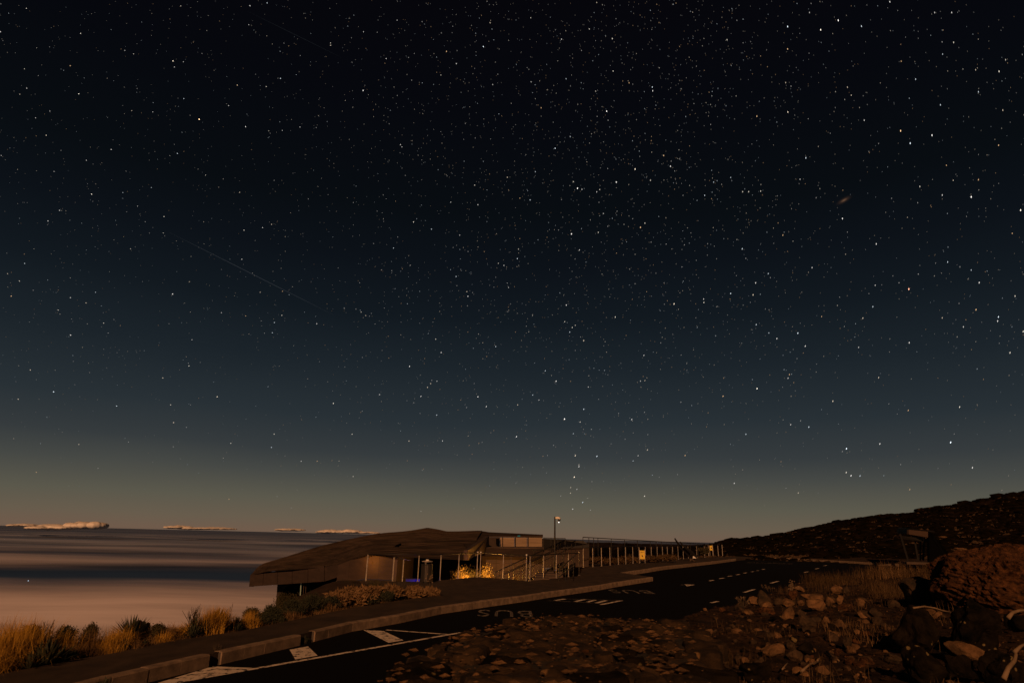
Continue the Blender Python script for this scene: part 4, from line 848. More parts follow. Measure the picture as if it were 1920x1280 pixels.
for a in [
 ('flat orange-brown slab rock leaning up right on the rubble, tallest of the lit heap', 1482, 1151, 22, 26, 'rock_tan', 0, .3, .35),
 ('broad tan boulder at the top of the rubble heap, its right end bright orange', 1529, 1122, 40, 24, 'rock_tan', 0, .1, -.1),
 ('rounded brown boulder under the broad tan one', 1532, 1134, 34, 26, 'rock_tan', 0, .8, .1),
 ('lens-shaped tan rock beside the dry stalk with pale flowers', 1502, 1104.5, 24, 11, 'rock_tan', 0, 0, .25),
 ('grey-brown flat topped rock left of the dry stalk', 1436, 1124, 30, 30, 'rock', 0, .5, 0),
 ('upright reddish rock fragment leaning left behind the heap', 1489, 1115, 16, 20, 'rock_red', 0, .2, .5),
 ('tan rock half buried left of the leaning slab', 1481, 1131, 26, 15, 'rock_tan', 0, .2, 0),
 ('small bright tan stone touching the right side of the leaning slab', 1504, 1129, 18, 12, 'rock_tan', 0, .9, .2),
 ('dark flat stone in the shade below the leaning slab', 1466, 1161, 44, 10, 'rock_dark', 0, 0, .12),
 ('round pitted grey rock in the middle of the rubble slope', 1516, 1169, 34, 34, 'rock', 0, .4, 0),
 ('orange stone in the row right of the heap', 1556, 1130, 18, 17, 'rock_tan', 0, .4, 0),
 ('wedge shaped orange stone right of the row, catching light on its left face', 1577, 1125, 16, 16, 'rock_tan', 0, .4, .4),
 ('small grey square rock in the grass above the row', 1590, 1108, 18, 16, 'rock', 0, .4, 0),
 ('brown round rock left of the small square one', 1572, 1105, 22, 16, 'rock_tan', 0, .1, 0),
 ('orange stone at the right end of the row, in front of the grass', 1615, 1129, 20, 16, 'rock_tan', 0, .7, 0),
 ('pale orange split rock with a dark cleft in the lower middle of the slope', 1452, 1224, 44, 26, 'rock_tan', 0, .2, -.2),
 ('small bright orange stone touching the split rock on its left', 1440, 1220, 12, 20, 'rock_tan', 0, .5, .3),
 ('brown rock right of the split one, low and rounded', 1494, 1230, 28, 18, 'rock', 0, .2, 0),
 ('grey brown block behind the low rounded rock', 1486, 1212, 22, 20, 'rock', 0, .9, .1),
 ('wide dark block right of the grey brown one', 1514, 1217, 34, 24, 'rock_dark', 0, .3, .1),
 ('dark red stone with a smooth top near the left end of the slope', 1271, 1218, 22, 12, 'rock_red', 0, .1, 0),
 ('lichened pale knob of rock near the wall top', 1270, 1174, 14, 12, 'rock_tan', 0, .1, 0),
 ('pale yellowish stone below the row of road dashes', 1330, 1184, 18, 12, 'rock_tan', 0, .5, 0),
 ('reddish cube-like stone at the near rim of the car park', 1356, 1143, 12, 10, 'rock_red', 0, .2, 0),
 ('flat reddish rock left of the leaning slab, behind gravel', 1440, 1145, 30, 14, 'rock_red', 0, .2, .1),
 ('triangular pale stone at the foot of the stone wall', 1232, 1227, 14, 9, 'rock_tan', 0, .4, .2),
 ('big dark rounded rock at the bottom edge under the slope', 1424, 1262, 70, 40, 'rock_dark', 0, .1, .1),
 ('dark leaning slab at the bottom edge with streaked face', 1742, 1252, 80, 74, 'rock_dark', 0, .5, .5),
 ('smooth brown rock at the bottom left of the streaked slab', 1676, 1234, 40, 16, 'rock', 0, .3, .2),
 ('brown boulder lit on top beside the black hollow', 1728, 1113, 66, 50, 'rock', 0, .3, -.1),
 ('black boulder in deep shade right of the brown boulder', 1782, 1122, 66, 44, 'rock_dark', 0, .2, 0),
 ('huge dark lichen-spotted boulder at the right', 1842, 1176, 112, 108, 'rock_dark', 0, .3, .05),
 ('blackest square boulder left of the lichen-spotted one', 1732, 1186, 92, 86, 'rock_dark', 0, .9, .05),
 ('tan elongated rock lying across dark rubble at the lower right', 1823, 1228, 74, 34, 'rock_tan', 0, .1, .42),
 ('dark jagged rock under the tan elongated one', 1812, 1256, 70, 50, 'rock_dark', 0, .4, .1),
 ('dark rock in the bottom right corner', 1896, 1252, 90, 70, 'rock_dark', 0, .2, .2),
 ('dark boulder at the right edge above the driftwood', 1912, 1166, 50, 44, 'rock_dark', 0, .2, .2),
 ('narrow pale stone patch high on the slope behind the shelter', 1801, 1028.5, 22, 6, 'rock_tan', 0, 0, 0),
 ('small pale stone right of the shelter canopy', 1771, 1001, 10, 5, 'rock_tan', 0, 0, 0),
 ('flat pale slab just under the small pale stone', 1770, 1007, 20, 4, 'rock_tan', 0, 0, 0),
 ('dark blocky rock in the left part of the rubble below the road', 1316, 1212, 24, 18, 'rock_dark', 0, .3, 0),
 ('brown flat rock between the wall and the pale yellowish stone', 1300, 1196, 24, 10, 'rock', 0, .3, 0),
 ('brown rock sunk in gravel below the pitted rock', 1560, 1196, 26, 18, 'rock', 0, .8, 0),
 ('greenish grey knob in the dark lower right hollow', 1591, 1207, 18, 24, 'rock', 0, .8, 0),
 ('grey wedge rock half hidden in the grass by the hollow', 1640, 1150, 26, 18, 'rock', 0, .4, 0),
]:
    rock(a[0], *a[1:5], mat=a[5], rot=a[7], tilt=a[8])
# the red scoria outcrop at right
def outcrop():
    bm = bmesh.new(); bmesh.ops.create_icosphere(bm, subdivisions=6, radius=1)
    c = P(1905, 1112, 9.2)
    for v in bm.verts:
        n0 = v.co.normalized(); p = v.co * 2.1
        d = .13 * noise.noise(p) + .05 * noise.noise(p * 2.6) + .045 * noise.noise(p * 7) 
        cell = noise.voronoi(v.co * 13)[0][0]; d += -.07 * max(0, .38 - cell) / .38 + .03 * noise.noise(v.co * 25)
        v.co += n0 * d
        v.co = Vector((v.co.x * 1.12, v.co.y * .9, v.co.z * .58))
    me = bpy.data.meshes.new('scoria_outcrop'); bm.to_mesh(me); bm.free(); me.materials.append(M['rock_red'])
    o = link('scoria_outcrop', me, None, c); o.rotation_euler = (0, .18, .4); tag(o, 'large pitted rust-red lava outcrop at the right edge above the dark boulders', 'outcrop')
outcrop()
# loose stones: shared meshes
var = [rockmesh('stone', 300 + i, 2, 7, .16, M[('rock', 'rock_tan', 'rock', 'rock_dark', 'rock_red')[i % 5]], fine=.05) for i in range(12)]
n = 0; tries = 0
while n < 250 and tries < 5000:
    tries += 1
    px, py = rs.uniform(1235, 1920), rs.uniform(1128, 1285)
    if px > 1640 and rs.random() < .6: continue
    if py < 1128 + max(0, (1340 - px)) * .2: continue
    c = GT(px, py)
    if c.y > 26 or c.z < .75 or dist(ROAD, np.array([c.x]), np.array([c.y]))[0] < .25 or c.x < .25 + .25 * c.y + .15: continue
    s = (c - EYE).length / F * (4 + 9 * rs.random() ** 2.2)
    o = link('stone', var[rs.randrange(12)], None, c + Vector((0, 0, s * .25))); o.scale = (s, s * rs.uniform(.7, 1), s * rs.uniform(.5, .8)); o.rotation_euler = (rs.uniform(-.5, .5), rs.uniform(-.5, .5), rs.uniform(0, 6))
    zone = 'among the lit rock heap' if py < 1165 and px > 1400 else 'on the gravel near the wall' if px < 1400 else 'in the dark lower right corner' if px > 1600 else 'on the lower middle slope'
    colr = {'rock': 'brown', 'rock_tan': 'tan', 'rock_dark': 'blackish', 'rock_red': 'rust red'}[[k for k in ('rock', 'rock_tan', 'rock_dark', 'rock_red') if o.data.materials[0] == M[k]][0]]
    tag(o, 'small loose %s lava stone %s' % (colr, zone), 'stone', 'loose lava stones scattered over the gravel slope'); n += 1
# gravel as stuff
def scatter(name, n, region, size, meshes_v, mat, label, cat, zoff=.2):
    V = []; Fc = []; k = 0; tr_ = 0
    X = []; 
    arr = np.array([[rs.uniform(region[0], region[1]), rs.uniform(region[2], region[3]) if len(region) < 5 else region[2] * (region[3] / region[2]) ** rs.random()] for _ in range(n)])
    Z = H(arr[:, 0], arr[:, 1]) + (rub(arr[:, 0], arr[:, 1]) if region[1] < 20 else 0)
    ok = (~inside(ROAD, arr[:, 0], arr[:, 1])) & (~inside(PLAZA, arr[:, 0], arr[:, 1])) & (dist(ROAD, arr[:, 0], arr[:, 1]) > .1)
    for (x, y), z, g in zip(arr, Z, ok):
        if not g: continue
        s = size[0] * (size[1] / size[0]) ** (rs.random() ** 2); i = len(V)
        for d in ((1, 0, 0), (-.9, .2, 0), (.1, 1, .1), (0, -1, 0), (.1, .1, .7), (0, 0, -.5)):
            V.append((x + s * (d[0] + rs.uniform(-.35, .35)), y + s * (d[1] + rs.uniform(-.35, .35)), z + s * (d[2] * .8 + zoff + rs.uniform(-.2, .2))))
        Fc += [(i + a, i + b, i + c) for a, b, c in ((0, 2, 4), (2, 1, 4), (1, 3, 4), (3, 0, 4), (2, 0, 5), (1, 2, 5), (3, 1, 5), (0, 3, 5))]
    o = mesh(name, V, Fc, mat); tag(o, label, cat, kind='stuff'); return o
scatter('gravel', 52000, (.4, 15, 1.6, 22, 1), (.006, .05), None, M['rubble'], 'dark brown volcanic gravel covering the slope right of the wall', 'gravel')
scatter('pale_gravel', 12000, (.4, 15, 1.6, 22, 1), (.005, .028), None, M['rock_tan'], 'paler chips of stone among the gravel on the slope', 'gravel')
# ------------------------------------------------------------------ stone wall in the foreground
WO = Vector((-.60, .75, 0)); wd = Vector((.215, 1, 0)).normalized(); wn = Vector((wd.y, -wd.x, 0)); WT = 1.55; WW = .93; WL = 3.55
wall = thing('stone_wall', 'low wide lava-stone wall with a flat rough top in the foreground', 'wall', WO)
_wl = []
for x_, y_ in ((640, 1300), (690, 1268), (800, 1204), (890, 1172), (1000, 1152), (1060, 1142), (1130, 1139)):
    q_ = G(x_, y_, 0, lambda X, Y: WT); dq = Vector((q_.x, q_.y, 0)) - WO; _wl.append((dq.dot(wd), dq.dot(wn)))
_wv = [a for a, b in _wl]; _wu = [b for a, b in _wl]
def umin(v): return float(np.interp(v, _wv, _wu)) + .025 * math.sin(v * 9)
m = MB()
nu, nv = 90, 260; V = []; Fc = []
for j in range(nv):
    for i in range(nu):
        v = j / (nv - 1) * WL; u0_ = umin(v); u = u0_ + i / (nu - 1) * (WW - u0_)
        p = WO + wn * u + wd * v
        z = WT - .03 + .03 * noise.noise(p * 5) + .022 * noise.noise(p * 13) + .010 * noise.noise(p * 33)
        e = min(u - u0_, WW - u, WL - v); z -= .12 * (1 - min(1, e / .06)) ** 2
        V.append(Vector((p.x, p.y, z)) - WO)
for j in range(nv - 1):
    for i in range(nu - 1): a = j * nu + i; Fc.append((a, a + 1, a + nu + 1, a + nu))
# skirts
def skirt(idx):
    n0 = len(V)
    for a in idx: V.append(Vector((V[a].x, V[a].y, -.2)))
    for k in range(len(idx) - 1): Fc.append((idx[k], idx[k + 1], n0 + k + 1, n0 + k))
skirt([j * nu for j in range(nv)][::-1]); skirt([j * nu + nu - 1 for j in range(nv)]); skirt([(nv - 1) * nu + i for i in range(nu)][::-1]); skirt(list(range(nu)))
mesh('mortar_core', V, Fc, M['mortar'], wall)
# irregular cap stones: jittered Voronoi-like polygons
rw = random.Random(3); cells = []
v = .0
while v < WL - .03:
    rowh = rw.uniform(.07, .17); u = rw.uniform(-.38, -.3)
    while u < WW - .02:
        w = rw.uniform(.08, .28)
        cells.append((u + w / 2, v + rowh / 2 + rw.uniform(-.03, .03), w, rowh * rw.uniform(.85, 1.1))); u += w + .012
    v += rowh
def flatstone(name, w, h, t, seed, mat):
    rr = random.Random(seed); n = 14; bm = bmesh.new(); rings = []
    off = Vector((seed * 3.1, 0, 0)); shape = []
    for k in range(n):
        a = 2 * math.pi * k / n; ex = 1 / max(abs(math.cos(a)), abs(math.sin(a))) ** .62
        r = ex * (1 + .30 * noise.noise(Vector((math.cos(a) * 1.3, math.sin(a) * 1.3, seed * 1.7)))); shape.append((math.cos(a) * r * w / 2, math.sin(a) * r * h / 2))
    tx, ty = rr.uniform(-.12, .12), rr.uniform(-.16, .16)
    for s, z in ((.98, -t), (1.0, -.12 * t), (.96, .07 * t), (.84, .14 * t), (.60, .18 * t), (.30, .17 * t)):
        ring = []
        for x, y in shape:
            p = Vector((x * s, y * s, 0)); zz = z + (tx * p.x + ty * p.y if z > -t else 0)
            zz += (.022 * noise.noise(p * 9 + off) + .010 * noise.noise(p * 30 + off)) * (1 if s < .97 else .3)
            ring.append(bm.verts.new((p.x, p.y, zz)))
        rings.append(ring)
    for a, b in zip(rings[:-1], rings[1:]):
        for k in range(n): bm.faces.new((a[k], a[(k + 1) % n], b[(k + 1) % n], b[k]))
    bm.faces.new(rings[-1]); bm.faces.new(rings[0][::-1])
    me = bpy.data.meshes.new(name); bm.to_mesh(me); bm.free(); me.materials.append(mat); return me
ang = math.atan2(wd.y, wd.x) - math.pi / 2
for i, (u, v, w, h) in enumerate(cells):
    if u > WW + .03 or v > WL - .04 or u - w * .42 < umin(v): continue
    p = wn * u + wd * v
    o = link('stone', flatstone('stone', w * .93, h * .93, .07, i + 1, M['wallstone'] if rw.random() < .8 else M['rock_dark']), wall, (p.x, p.y, WT - .012 + rw.uniform(-.016, .012)))
    o.rotation_euler = (rw.uniform(-.11, .11), rw.uniform(-.09, .09), ang + rw.uniform(-.15, .15))
V = []; Fc = []
for k in range(1900):
    v = WL * rw.random() ** .8; u0_ = umin(v); u = rw.uniform(u0_ + .02, WW - .01); p = wn * u + wd * v; z = WT + rw.uniform(-.03, .012); s_ = .003 + .015 * rw.random() ** 3; i0 = len(V)
    for d in ((1.6, 0, 0), (-1.4, .2, 0), (.1, 1, .1), (0, -1, 0), (.1, .1, .6), (0, 0, -.5)): V.append((p.x + s_ * (d[0] + rw.uniform(-.5, .5)), p.y + s_ * (d[1] + rw.uniform(-.4, .4)), z + s_ * d[2]))
    Fc += [(i0 + a, i0 + b, i0 + c) for a, b, c in ((0, 2, 4), (2, 1, 4), (1, 3, 4), (3, 0, 4), (2, 0, 5), (1, 2, 5), (3, 1, 5), (0, 3, 5))]
tag(mesh('lit_flecks', V, Fc, M['rock_tan'], wall), kind='stuff')  # tan shards stand in for streaky highlights on the wall top
# face stones on the right side and the far end
for side in ('r', 'e', 'l'):
    z = .95 if side == 'r' else .2; 
    while z < WT - .20:
        rh = rw.uniform(.12, .2); s = 0.02; Lm = WL if side != 'e' else WW
        if side == 'l' and z < 1.0: z += rh; continue
        while s < Lm:
            w = rw.uniform(.16, .32); c = s + w / 2
            if side == 'r': p = wn * (WW + .0) + wd * c; rt = (math.pi / 2, 0, ang + math.pi / 2)
            elif side == 'l': p = wd * c + wn * umin(c); rt = (math.pi / 2, 0, ang - math.pi / 2)
            else: p = wd * (WL + .0) + wn * c; rt = (math.pi / 2, 0, ang + math.pi)
            o = link('stone', flatstone('stone', w * .93, rh * .93, .07, rw.randrange(9999), M['wallstone']), wall, (p.x, p.y, z + rh / 2))
            o.rotation_euler = rt; s += w + .015
        z += rh
# loose chips on the wall top
for i in range(26):
    u, v = rw.uniform(.05, WW - .05), rw.uniform(.9, WL - .05); p = WO + wn * u + wd * v; s = rw.uniform(.006, .017)
    o = link('stone_chip', var[i % 12], None, (p.x, p.y, WT + s * .6)); o.scale = (s, s * .8, s * .6); o.rotation_euler = (0, 0, rw.uniform(0, 6))
    tag(o, 'tiny loose stone chip lying on top of the foreground wall', 'stone chip', 'loose chips on the foreground wall')
# ------------------------------------------------------------------ plants
def BK(px, off):
    y = float(np.interp(px, [p[0] for p in Sp], [p[1] for p in Sp])) if px > 0 else 1262 - px * .2
    a = G(px, y, KH); b = G(px + 12, y - 2.2, KH); d = (b - a).xy.normalized(); q = a.xy + Vector((-d.y, d.x)) * off
    return Vector((q.x, q.y, H1(q.x, q.y)))
def blades(n, h, spread, w, rr, droop=.6, seg=3, thin=.15, base=.12, updown=1.0):
    V = []; Fc = []
    for _ in range(n):
        a = rr.uniform(0, 6.283); sp_ = spread * rr.random() ** .6; L_ = h * rr.uniform(.6, 1.05); b = Vector((rr.gauss(0, base), rr.gauss(0, base), 0))
        d = Vector((math.cos(a), math.sin(a), 0)); sd = Vector((-d.y, d.x, 0)); i0 = len(V)
        p = b.copy()
        for k in range(seg + 1):
            t = k / seg; ww = w * (1 - t) ** .7 * .5 + w * .03
            V += [p - sd * ww, p + sd * ww]
            th = min(2.5, sp_ * (.25 + 1.9 * droop * t)); p = p + (d * math.sin(th) + Vector((0, 0, math.cos(th)))) * (L_ / seg * 1.15)
        for k in range(seg): q = i0 + 2 * k; Fc.append((q, q + 1, q + 3, q + 2))
    return V, Fc
def tuft(label, px, py, hpx, mat='gold_grass', n=420, spread=.9, seed=1, w=.008, group=None, base=.14, droop=.7, name='grass_tuft', cat='grass tuft', Y=None, off=None):
    c = BK(px, off) if off is not None else GT(px, py) if Y is None else P(px, py, Y); h = hpx / F * (c - EYE).dot(f0) * 1.05; rr = random.Random(seed)
    V, Fc = blades(n, h, spread, w * max(1, c.y / 12), rr, droop, 5, base=base * max(.6, h / .5))
    o = mesh(name, V, Fc, M[mat], loc=c - Vector((0, 0, .03))); tag(o, label, cat, group); return o
def rosette(label, px, py, hpx, n=90, seed=1, mat='leaf_dark', w=.035, name='spiky_plant', Y=None, off=None, cat='spiky plant', seg=3):
    c = BK(px, off) if off is not None else GT(px, py) if Y is None else P(px, py, Y); h = hpx / F * (c - EYE).dot(f0); rr = random.Random(seed)
    root = thing(name, label, cat, c - Vector((0, 0, .03)))
    V = []; Fc = []
    for k in range(n):
        a = k * 2.39996 + rr.uniform(-.2, .2); t0 = (k / n) ** .8; el_ = math.radians(84 - 78 * t0 + rr.uniform(-6, 6)); L_ = h * rr.uniform(.8, 1.08) * (1 if t0 < .7 else .8)
        d = Vector((math.cos(a) * math.cos(el_), math.sin(a) * math.cos(el_), math.sin(el_))); sd = Vector((-math.sin(a), math.cos(a), 0)); up = sd.cross(d); i0 = len(V)
        b = Vector((0, 0, h * .06))
        prof = [(0, .5, 0), (.35, 1, -.02), (.75, .6, -.02), (1, .04, .0)]
        for t, ww, dz in prof:
            p = b + d * L_ * t + Vector((0, 0, -L_ * .10 * t * t)); V += [p - sd * w * ww * h, p + up * w * .35 * ww * h, p + sd * w * ww * h]
        for s in range(3):
            q = i0 + 3 * s; Fc += [(q, q + 1, q + 4, q + 3), (q + 1, q + 2, q + 5, q + 4)]
    mesh('leaves', V, Fc, M[mat], root)
    m = MB(); m.tube([(0, 0, -.1), (0, 0, h * .15)], [h * .06, h * .04], 8); mesh('stem', m.v, m.f, M['twig_dark'], root); return root
def shrub(label, px, py, wpx, hpx, mat='leaf_mid', n=2200, seed=1, leaf=.028, name='shrub', cat='shrub', Y=None, off=None, stems=12, zfix=None, stemmat='twig_dark'):
    c = BK(px, off) if off is not None else GT(px, py) if Y is None else P(px, py, Y)
    k = (c - EYE).dot(f0) / F; w = wpx * k / 2; h = hpx * k; rr = random.Random(seed)
    root = thing(name, label, cat, c - Vector((0, 0, .04)))
    m = MB(); tips = []
    for s in range(stems):
        a = rr.uniform(0, 6.28); q = rr.uniform(.2, .95); e = Vector((math.cos(a) * w * q, math.sin(a) * w * q, h * math.sqrt(max(.05, 1 - q * q * .8)) * rr.uniform(.75, 1)))
        mid = e * .5 + Vector((rr.uniform(-.1, .1) * w, rr.uniform(-.1, .1) * w, h * .08)); m.tube([(0, 0, 0), mid, e], [.012 + h * .012, .008 + h * .006, .004], 4, False); tips.append((mid, e))
        for _ in range(2): 
            e2 = mid + Vector((rr.uniform(-1, 1) * w * .4, rr.uniform(-1, 1) * w * .4, h * rr.uniform(.2, .45))); m.tube([mid, e2], [.008, .003], 3, False); tips.append((mid, e2))
    mesh('stem', m.v, m.f, M[stemmat], root)
    V = []; Fc = []
    for _ in range(n):
        mid, e = rr.choice(tips); t = rr.uniform(.15, 1.06); r_ = .09 * (w + h) * (1.15 - .6 * t)
        p = mid.lerp(e, t) + Vector((rr.gauss(0, r_), rr.gauss(0, r_), rr.gauss(0, r_ * .8)))
        if p.z < 0: continue
        d = Vector((rr.gauss(0, 1), rr.gauss(0, 1), rr.gauss(.5, 1))).normalized(); s_ = d.orthogonal().normalized(); L_ = leaf * rr.uniform(.6, 1.5) * max(1, c.y / 14); i0 = len(V)
        V += [p - s_ * L_ * .22, p + d * L_, p + s_ * L_ * .22]; Fc.append((i0, i0 + 1, i0 + 2))
    mesh('foliage', V, Fc, M[mat], root); return root
def twigs(label, px, py, wpx, hpx, n=14, seed=1, mat='twig_dark', r=.008, name='bare_twig_plant', cat='dry plant', heads=None, Y=None, off=None):
    c = BK(px, off) if off is not None else GT(px, py) if Y is None else P(px, py, Y); k = (c - EYE).dot(f0) / F; w = wpx * k / 2; h = hpx * k; rr = random.Random(seed); m = MB()
    root = thing(name, label, cat, c - Vector((0, 0, .03))); hd = MB()
    for s in range(n):
        a = rr.uniform(0, 6.28); q = rr.uniform(.1, 1); e = Vector((math.cos(a) * w * q, math.sin(a) * w * q, h * rr.uniform(.6, 1))); mid = e * .55 + Vector((rr.uniform(-.15, .15) * w, 0, h * .05))
        m.tube([(0, 0, 0), mid, e], [r, r * .7, r * .35], 4, False)
        for _ in range(2):
            e2 = mid.lerp(e, rr.uniform(.1, .7)) + Vector((rr.uniform(-.3, .3) * w, rr.uniform(-.3, .3) * w, h * rr.uniform(.08, .25))); m.tube([mid.lerp(e, .2), e2], [r * .5, r * .25], 3, False)
        if heads:
            for _ in range(5):
                p = e + Vector((rr.gauss(0, .03), rr.gauss(0, .03), rr.gauss(0, .03))) * (h * 2); i0 = len(hd.v); s_ = .02 * h * 2
                hd.add([p + Vector(v_) * s_ for v_ in ((1, 0, 0), (-1, 0, 0), (0, 1, 0), (0, -1, 0), (0, 0, 1), (0, 0, -1))], [(a_, b_, c_) for a_ in (0, 1) for b_ in (2, 3) for c_ in (4, 5)])
    mesh('branches', m.v, m.f, M[mat], root)
    if heads: mesh('seed_heads', hd.v, hd.f, M[heads], root)
# left bank: plants at metres from the pavement edge (off), height in photo pixels
def T(label, px, off, h, mat='gold_grass', n=700, spread=1.35, seed=1, base=.10, w=.007):
    if px > 640: return shrub(label, px, 0, h * 1.9, h * .8, mat, n=2600, seed=seed, leaf=.07, name='grass_tuft', cat='grass tuft', off=off, stems=16)
    return tuft(label, px, 0, h * .88, mat, n, spread, seed, w, base=base, off=off, droop=.95)
T('big golden grass tuft at the left edge, glowing above the agave', 70, .55, 84, n=1300, seed=2, spread=1.15, base=.15)
T('tallest golden grass hump left of the dark agave, tip against the cloud', 98, .75, 84, n=1500, seed=3, spread=1.1, base=.16)
T('fading golden grass tuft just right of the tallest hump', 128, .7, 66, n=700, seed=4, mat='dry_grass')
T('dull golden grass at the very left edge by the sidewalk', 6, .22, 58, n=700, seed=5)
T('dry arching grass bending over the pavement edge right of the agave', 152, .2, 40, n=420, seed=6, mat='dry_grass', spread=1.5)
T('tangle of curled dry grass between the agave and the long arching leaves', 186, .25, 36, n=420, seed=7, mat='dry_grass', spread=1.6)
T('golden arching leaves mid bank, sweeping down to the pavement', 240, .3, 50, n=620, seed=8, spread=1.5)
T('low golden fringe under the arching leaves', 218, .15, 26, n=300, seed=9, spread=1.6)
T('small orange fringe along the pavement below the round dark spiky plant', 326, .2, 26, n=420, seed=10, spread=1.6)
T('short dry grass left of the twiggy plant', 352, .45, 34, n=420, seed=11, mat='dry_grass')
T('fine upright golden grass tuft right of the twiggy plant', 420, .3, 54, n=1100, seed=12, spread=1.0)
T('second golden tuft touching the fine upright one on its right', 446, .45, 48, n=800, seed=13, spread=1.1)
T('low golden grass in front of the dark spiky plant near the building', 486, .25, 30, n=700, seed=14)
T('golden strip of grass behind the low one, below the fog', 512, .55, 30, n=600, seed=15)
T('big straw-coloured tuft in front of the orange-lit wall', 688, .5, 40, n=1400, seed=16, mat='dry_grass', base=.2)
T('straw tuft leaning right of the big one', 716, .6, 36, n=900, seed=17, mat='dry_grass', base=.18)
T('thin straw grass at the left foot of the big straw tuft', 664, .55, 34, n=500, seed=18, mat='dry_grass')
T('orange dry grass below the railing posts', 762, .5, 30, n=800, seed=19, mat='dry_grass', base=.25)
T('orange dry grass under the bin', 790, .25, 26, n=800, seed=20, mat='dry_grass', base=.22)
T('last wisps of dry grass at the end of the planted strip', 816, .15, 20, n=360, seed=21, mat='dry_grass')
for a in [('golden tuft filling the bank left of the two dark round bushes', 170, .6, 50, 'gold_grass'), ('dry tuft between the two dark round bushes on the skyline', 232, .75, 44, 'dry_grass'), ('gold grass left of the round dark spiky plant', 275, .6, 40, 'gold_grass'), ('dry grass right behind the round dark spiky plant', 336, .7, 30, 'dry_grass'), ('orange grass at the foot of the twiggy plant', 384, .5, 30, 'gold_grass'), ('sprawling brown grass at the pavement below the flat dark clump', 262, .2, 24, 'dry_grass'), ('golden clump hanging over the left edge of the bank', 32, .5, 72, 'gold_grass'), ('brown grass fringe in front of the dark shrubs under the cantilever', 560, .25, 20, 'dry_grass'), ('brown grass fringe right of that under the pillar', 632, .25, 20, 'dry_grass'), ('straw wisps between straw tuft and the orange grass', 738, .6, 32, 'dry_grass')]:
    T(a[0], a[1], a[2], a[3], mat=a[4], n=750, seed=int(a[1]), spread=1.4, base=.16)
def RO(label, px, off, h, **k): return rosette(label, px, 0, h, off=off, **k)
RO('large dark agave with broad upright leaves at the near end of the bank', 90, .06, 62, n=46, seed=1, w=.085)
RO('smaller dark agave pressed against the left side of the large one', 60, .05, 44, n=34, seed=2, w=.08)
RO('low dark agave hugging the right side of the large one', 118, .06, 40, n=40, seed=3, w=.07)
RO('round dark spiky plant silhouetted against the cloud on the bank', 312, .75, 52, n=160, seed=4, w=.04)
RO('flat dark spiky clump on the pavement edge left of the round one', 284, .14, 20, n=90, seed=5, w=.05)
RO('dark spiky plant on the skyline nearest the building', 478, .9, 40, n=150, seed=6, w=.04)
RO('dark spiky clump below the twiggy plant', 376, .18, 28, n=90, seed=7, w=.06)
RO('long-leaved dark plant with arching leaves beside the twiggy plant', 394, .35, 44, n=90, seed=8, w=.035)
RO('dark broad-leaved clump under the golden tufts at the pavement', 458, .15, 22, n=90, seed=9, w=.06)
RO('dark agave between the second golden tuft and the low golden grass', 470, .35, 28, n=80, seed=15, w=.07)
rosette('small dark spiky plant sprouting at the kerb in the near corner', 194, 1292, 30, n=60, seed=10, w=.06, Y=6.4)
def TW(label, px, off, w, h, **k): return twigs(label, px, 0, w, h, off=off, **k)
TW('bare twiggy plant with long curved stems against the fog', 402, .5, 50, 54, n=18, seed=3, r=.007)
TW('wispy dry stalks on the skyline left of the golden hump', 14, .9, 34, 70, n=14, seed=4)
TW('blurred dry stalks above the grass between agave and round bush', 158, .9, 40, 66, n=18, seed=5)
TW('single thin dead stalks on the skyline just left of the building', 498, .9, 8, 44, n=3, seed=6, r=.006)
TW('pale dry branch sticking out of the grass under the railing', 748, .4, 20, 34, n=5, seed=7, mat='twig', r=.016)
TW('thin dry stem with seed heads standing beside the bin', 813, .15, 8, 46, n=3, seed=8, mat='twig_dark', r=.008, heads='twig')
TW('dark dry bush in front of the second railing post', 774, .4, 30, 38, n=20, seed=9, mat='twig_dark', r=.008)
for i, a in enumerate([
 ('blurred brown bush on the skyline left of the round bushes', 146, 1.0, 50, 58, 'leaf_mid'), ('dark round bush on the skyline above the arching leaves', 212, 1.0, 40, 48, 'leaf_dark'),
 ('small round bush right of the dark round one on the skyline', 250, .9, 26, 44, 'leaf_mid'), ('low dark bush at the left picture edge against the fog', 10, 1.0, 46, 58, 'leaf_dark'),
 ('brown low shrub below the rounded boulders on the skyline', 342, .55, 36, 30, 'leaf_mid'), ('dark shrub between golden tufts and the building', 548, .5, 50, 30, 'leaf_dark'),
 ('dark shrub left of the slim glass frame', 580, .45, 52, 34, 'leaf_dark'), ('dark shrub in front of the slim glass frame', 618, .5, 56, 38, 'leaf_dark'),
 ('dark low shrub at the pillar foot', 646, .4, 46, 28, 'leaf_dark'), ('brown shrub behind the dark ones under the cantilever', 600, .9, 50, 40, 'leaf_mid'),
 ('dark low shrub at the pavement below the straw tuft', 700, .2, 54, 20, 'leaf_dark'), ('dark low shrub at the pavement left of the bin', 736, .2, 40, 22, 'leaf_dark'),
 ('greenish brown shrub behind the railing posts left of the bin', 752, .9, 44, 34, 'leaf_mid'), ('low dark bush along the pavement near the dark shrubs', 534, .2, 36, 18, 'leaf_dark'),
 ('low brown shrub closing the strip next to the dry wisps', 800, .4, 30, 22, 'leaf_mid')]):
    shrub(a[0], a[1], 0, a[3], a[4], a[5], n=3000, seed=20 + i, off=a[2])
